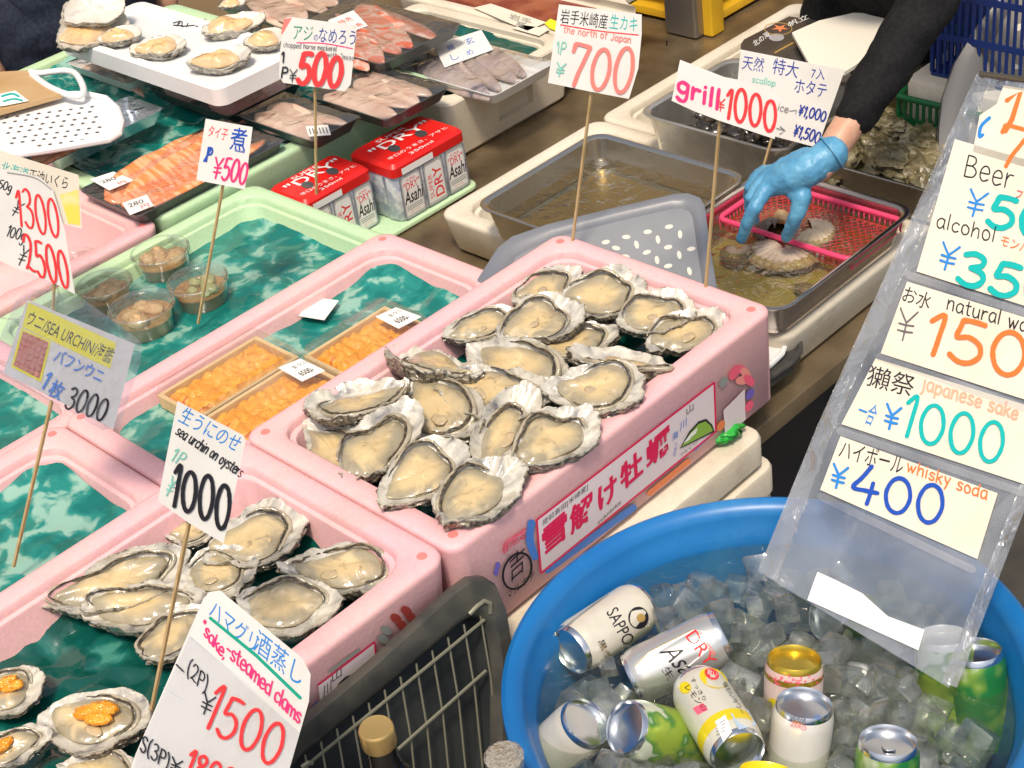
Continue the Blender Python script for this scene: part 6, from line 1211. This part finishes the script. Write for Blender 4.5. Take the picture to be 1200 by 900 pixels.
# --- the fishmonger reaching into the tray
Wr = at(974, 178, .064); ELB = at(1092, -4, .20); SHO = ELB + Vector((-.06, .22, .15)); d_ = (Wr - ELB).normalized()
neck = SHO + Vector((-.17, .06, .05)); hd = neck + Vector((.02, -.05, .15)); hip = Vector((neck.x - .05, neck.y + .20, -.02))
man = thing('person', 'person in a black sweater reaching into the clam tray with a blue gloved hand', 'person', (hip.x, hip.y, -.9))
SH2 = neck + Vector((-.16, .08, -.05)); fa = Vector((.55, -.8, -.35))
body = limbs('body', [[(ELB, .032), (Wr.lerp(ELB, .55), .0285), (Wr.lerp(ELB, .22), .0245), (Wr, .0225), (Wr - (ELB - Wr).normalized() * .03, .021)], [(SHO, .048), (ELB, .033)], [(hip, .14), (hip.lerp(neck, .5), .135), (neck - Vector((0, 0, .09)), .12)], [(neck - Vector((0, 0, .08)), .06), (neck + Vector((.01, -.02, .05)), .05)], [(SHO, .055), (SH2, .055)],
   [(SH2, .05), (SH2 + Vector((-.05, .05, -.28)), .042), (SH2 + Vector((-.02, -.04, -.5)), .028)], [(hip + Vector((.08, .02, -.02)), .09), (hip + Vector((.09, .04, -.45)), .06), (hip + Vector((.09, .06, -.86)), .04)], [(hip + Vector((-.08, .02, -.02)), .09), (hip + Vector((-.09, .04, -.45)), .06), (hip + Vector((-.09, .06, -.86)), .04)]] + head_chains(hd, fa), SKIN, man, .011, 4)
head(hd, fa, man)
fold = lambda c: .006 * noise.noise(Vector((c.x * 24, c.y * 24, c.z * 36))) + .002 * noise.noise(Vector((c.x * 60, c.y * 60, c.z * 60)))
CUF = Wr.lerp(ELB, .23)
sw = limbs('sweater', [[(ELB, .040), (Wr.lerp(ELB, .62), .037), (CUF.lerp(ELB, .1), .031), (CUF, .0295)], [(SHO, .062), (ELB, .041)], [(hip + Vector((0, 0, -.04)), .16), (hip.lerp(neck, .5), .15), (neck - Vector((0, 0, .11)), .13)], [(SHO, .066), (SH2, .066)], [(SH2, .062), (SH2 + Vector((-.05, .05, -.28)), .052), (SH2 + Vector((-.03, -.02, -.46)), .04)]], KNIT, man, .009, 4, fold)
tq = limbs('trousers', [[(hip + Vector((.08, .02, -.04)), .105), (hip + Vector((.09, .04, -.45)), .075), (hip + Vector((.09, .06, -.84)), .06)], [(hip + Vector((-.08, .02, -.04)), .105), (hip + Vector((-.09, .04, -.45)), .075), (hip + Vector((-.09, .06, -.84)), .06)]], JEAN, man, .013, 3)
J = lambda x, y, z, r: (at(x, y, z), r * (.84 if r < .0166 else .94))
palm = at(930, 208, .040)
fing = [
 [J(962, 188, .060, .0235), J(948, 198, .052, .0255), J(926, 208, .040, .026), J(906, 217, .028, .017)],            # back of the hand toward the index knuckle
 [J(944, 192, .052, .024), J(918, 202, .042, .020), J(901, 207, .034, .015)],
 [J(940, 194, .048, .022), J(930, 214, .034, .019), J(932, 226, .022, .0155)],
 [J(912, 216, .030, .0165), J(896, 224, .024, .0135), J(884, 244, .010, .0118), J(876, 262, -.014, .0108), J(869, 280, -.042, .0092)],   # index
 [J(936, 212, .034, .0185), J(940, 232, .018, .0155), J(934, 252, -.004, .0130), J(927, 266, -.026, .0118), J(922, 278, -.046, .0098)],  # thumb
 [J(906, 212, .030, .0155), J(891, 216, .026, .0125), J(880, 232, .012, .0112), J(879, 248, -.014, .0100), J(884, 258, -.034, .0088)],   # middle
 [J(904, 206, .033, .0145), J(890, 207, .028, .0118), J(879, 219, .014, .0106), J(877, 232, -.008, .0095), J(882, 242, -.026, .0084)],   # ring
 [J(906, 202, .034, .0130), J(895, 200, .030, .0105), J(884, 208, .018, .0095), J(880, 219, .000, .0086), J(884, 228, -.014, .0076)],    # little
 [J(974, 180, .066, .0250), J(964, 187, .060, .0245)]]
gl = limbs('glove', fing, GLOVE, man, .0022, 4, lambda c: .0012 * noise.noise(Vector((c.x * 90, c.y * 90, c.z * 60))) + .0006 * noise.noise(c * 260))
ax = (at(975, 179, .067) - at(964, 187, .060)).normalized(); q1 = ax.orthogonal().normalized(); q2 = ax.cross(q1)
MB().tube([at(975, 179, .067) + (q1 * math.cos(a) + q2 * math.sin(a)) * .0252 for a in np.linspace(0, 6.283, 25)[:-1]], .0018, 6, closed=True).build('glove_cuff', GLOVE, man, smooth=60)
# --- a second seller in dark work clothes, seen only at the top left corner
px_ = Plane((-1.66, 0, 0), (1, 0, 0)).hit(80, 22)[0]; B = Vector((-1.66, px_.y, -.9))
w2 = thing('person', 'person in dark navy work clothes standing at the top left corner', 'person', B)
hip = B + Vector((0, 0, .88)); neck = B + Vector((.02, 0, 1.42)); hd = neck + Vector((.03, 0, .16)); fa = Vector((1, -.2, -.25))
arm = lambda s: [(neck + Vector((0, .17 * s, -.06)), .05), (neck + Vector((.02, .22 * s, -.34)), .042), (neck + Vector((.0, .23 * s, -.56)), .028), (neck + Vector((.02, .22 * s, -.64)), .03)]
leg = lambda s: [(hip + Vector((0, .09 * s, -.02)), .09), (hip + Vector((0, .10 * s, -.44)), .06), (hip + Vector((0, .10 * s, -.84)), .04), (hip + Vector((.1, .10 * s, -.86)), .03)]
limbs('body', [[(hip, .13), (hip.lerp(neck, .5), .125), (neck - Vector((0, 0, .1)), .12)], [(neck - Vector((0, 0, .08)), .06), (neck + Vector((.01, 0, .06)), .05)], [(neck + Vector((0, .17, -.06)), .055), (neck + Vector((0, -.17, -.06)), .055)], arm(1), arm(-1), leg(1), leg(-1)] + head_chains(hd, fa), SKIN, w2, .013, 3)
head(hd, fa, w2)
up_ = lambda ch, a: [(p, r + a) for p, r in ch]
limbs('work_jacket', [[(hip + Vector((0, 0, -.05)), .175), (hip.lerp(neck, .5), .155), (neck - Vector((0, 0, .11)), .14)], [(neck + Vector((0, .17, -.06)), .068), (neck + Vector((0, -.17, -.06)), .068)], up_(arm(1)[:3], .014), up_(arm(-1)[:3], .014)], JEAN, w2, .012, 3, fold)
limbs('trousers', [up_(leg(1)[:3], .028), up_(leg(-1)[:3], .028), [(hip + Vector((0, .07, -.03)), .13), (hip + Vector((0, -.07, -.03)), .13)]], JEAN, w2, .013, 3, fold)
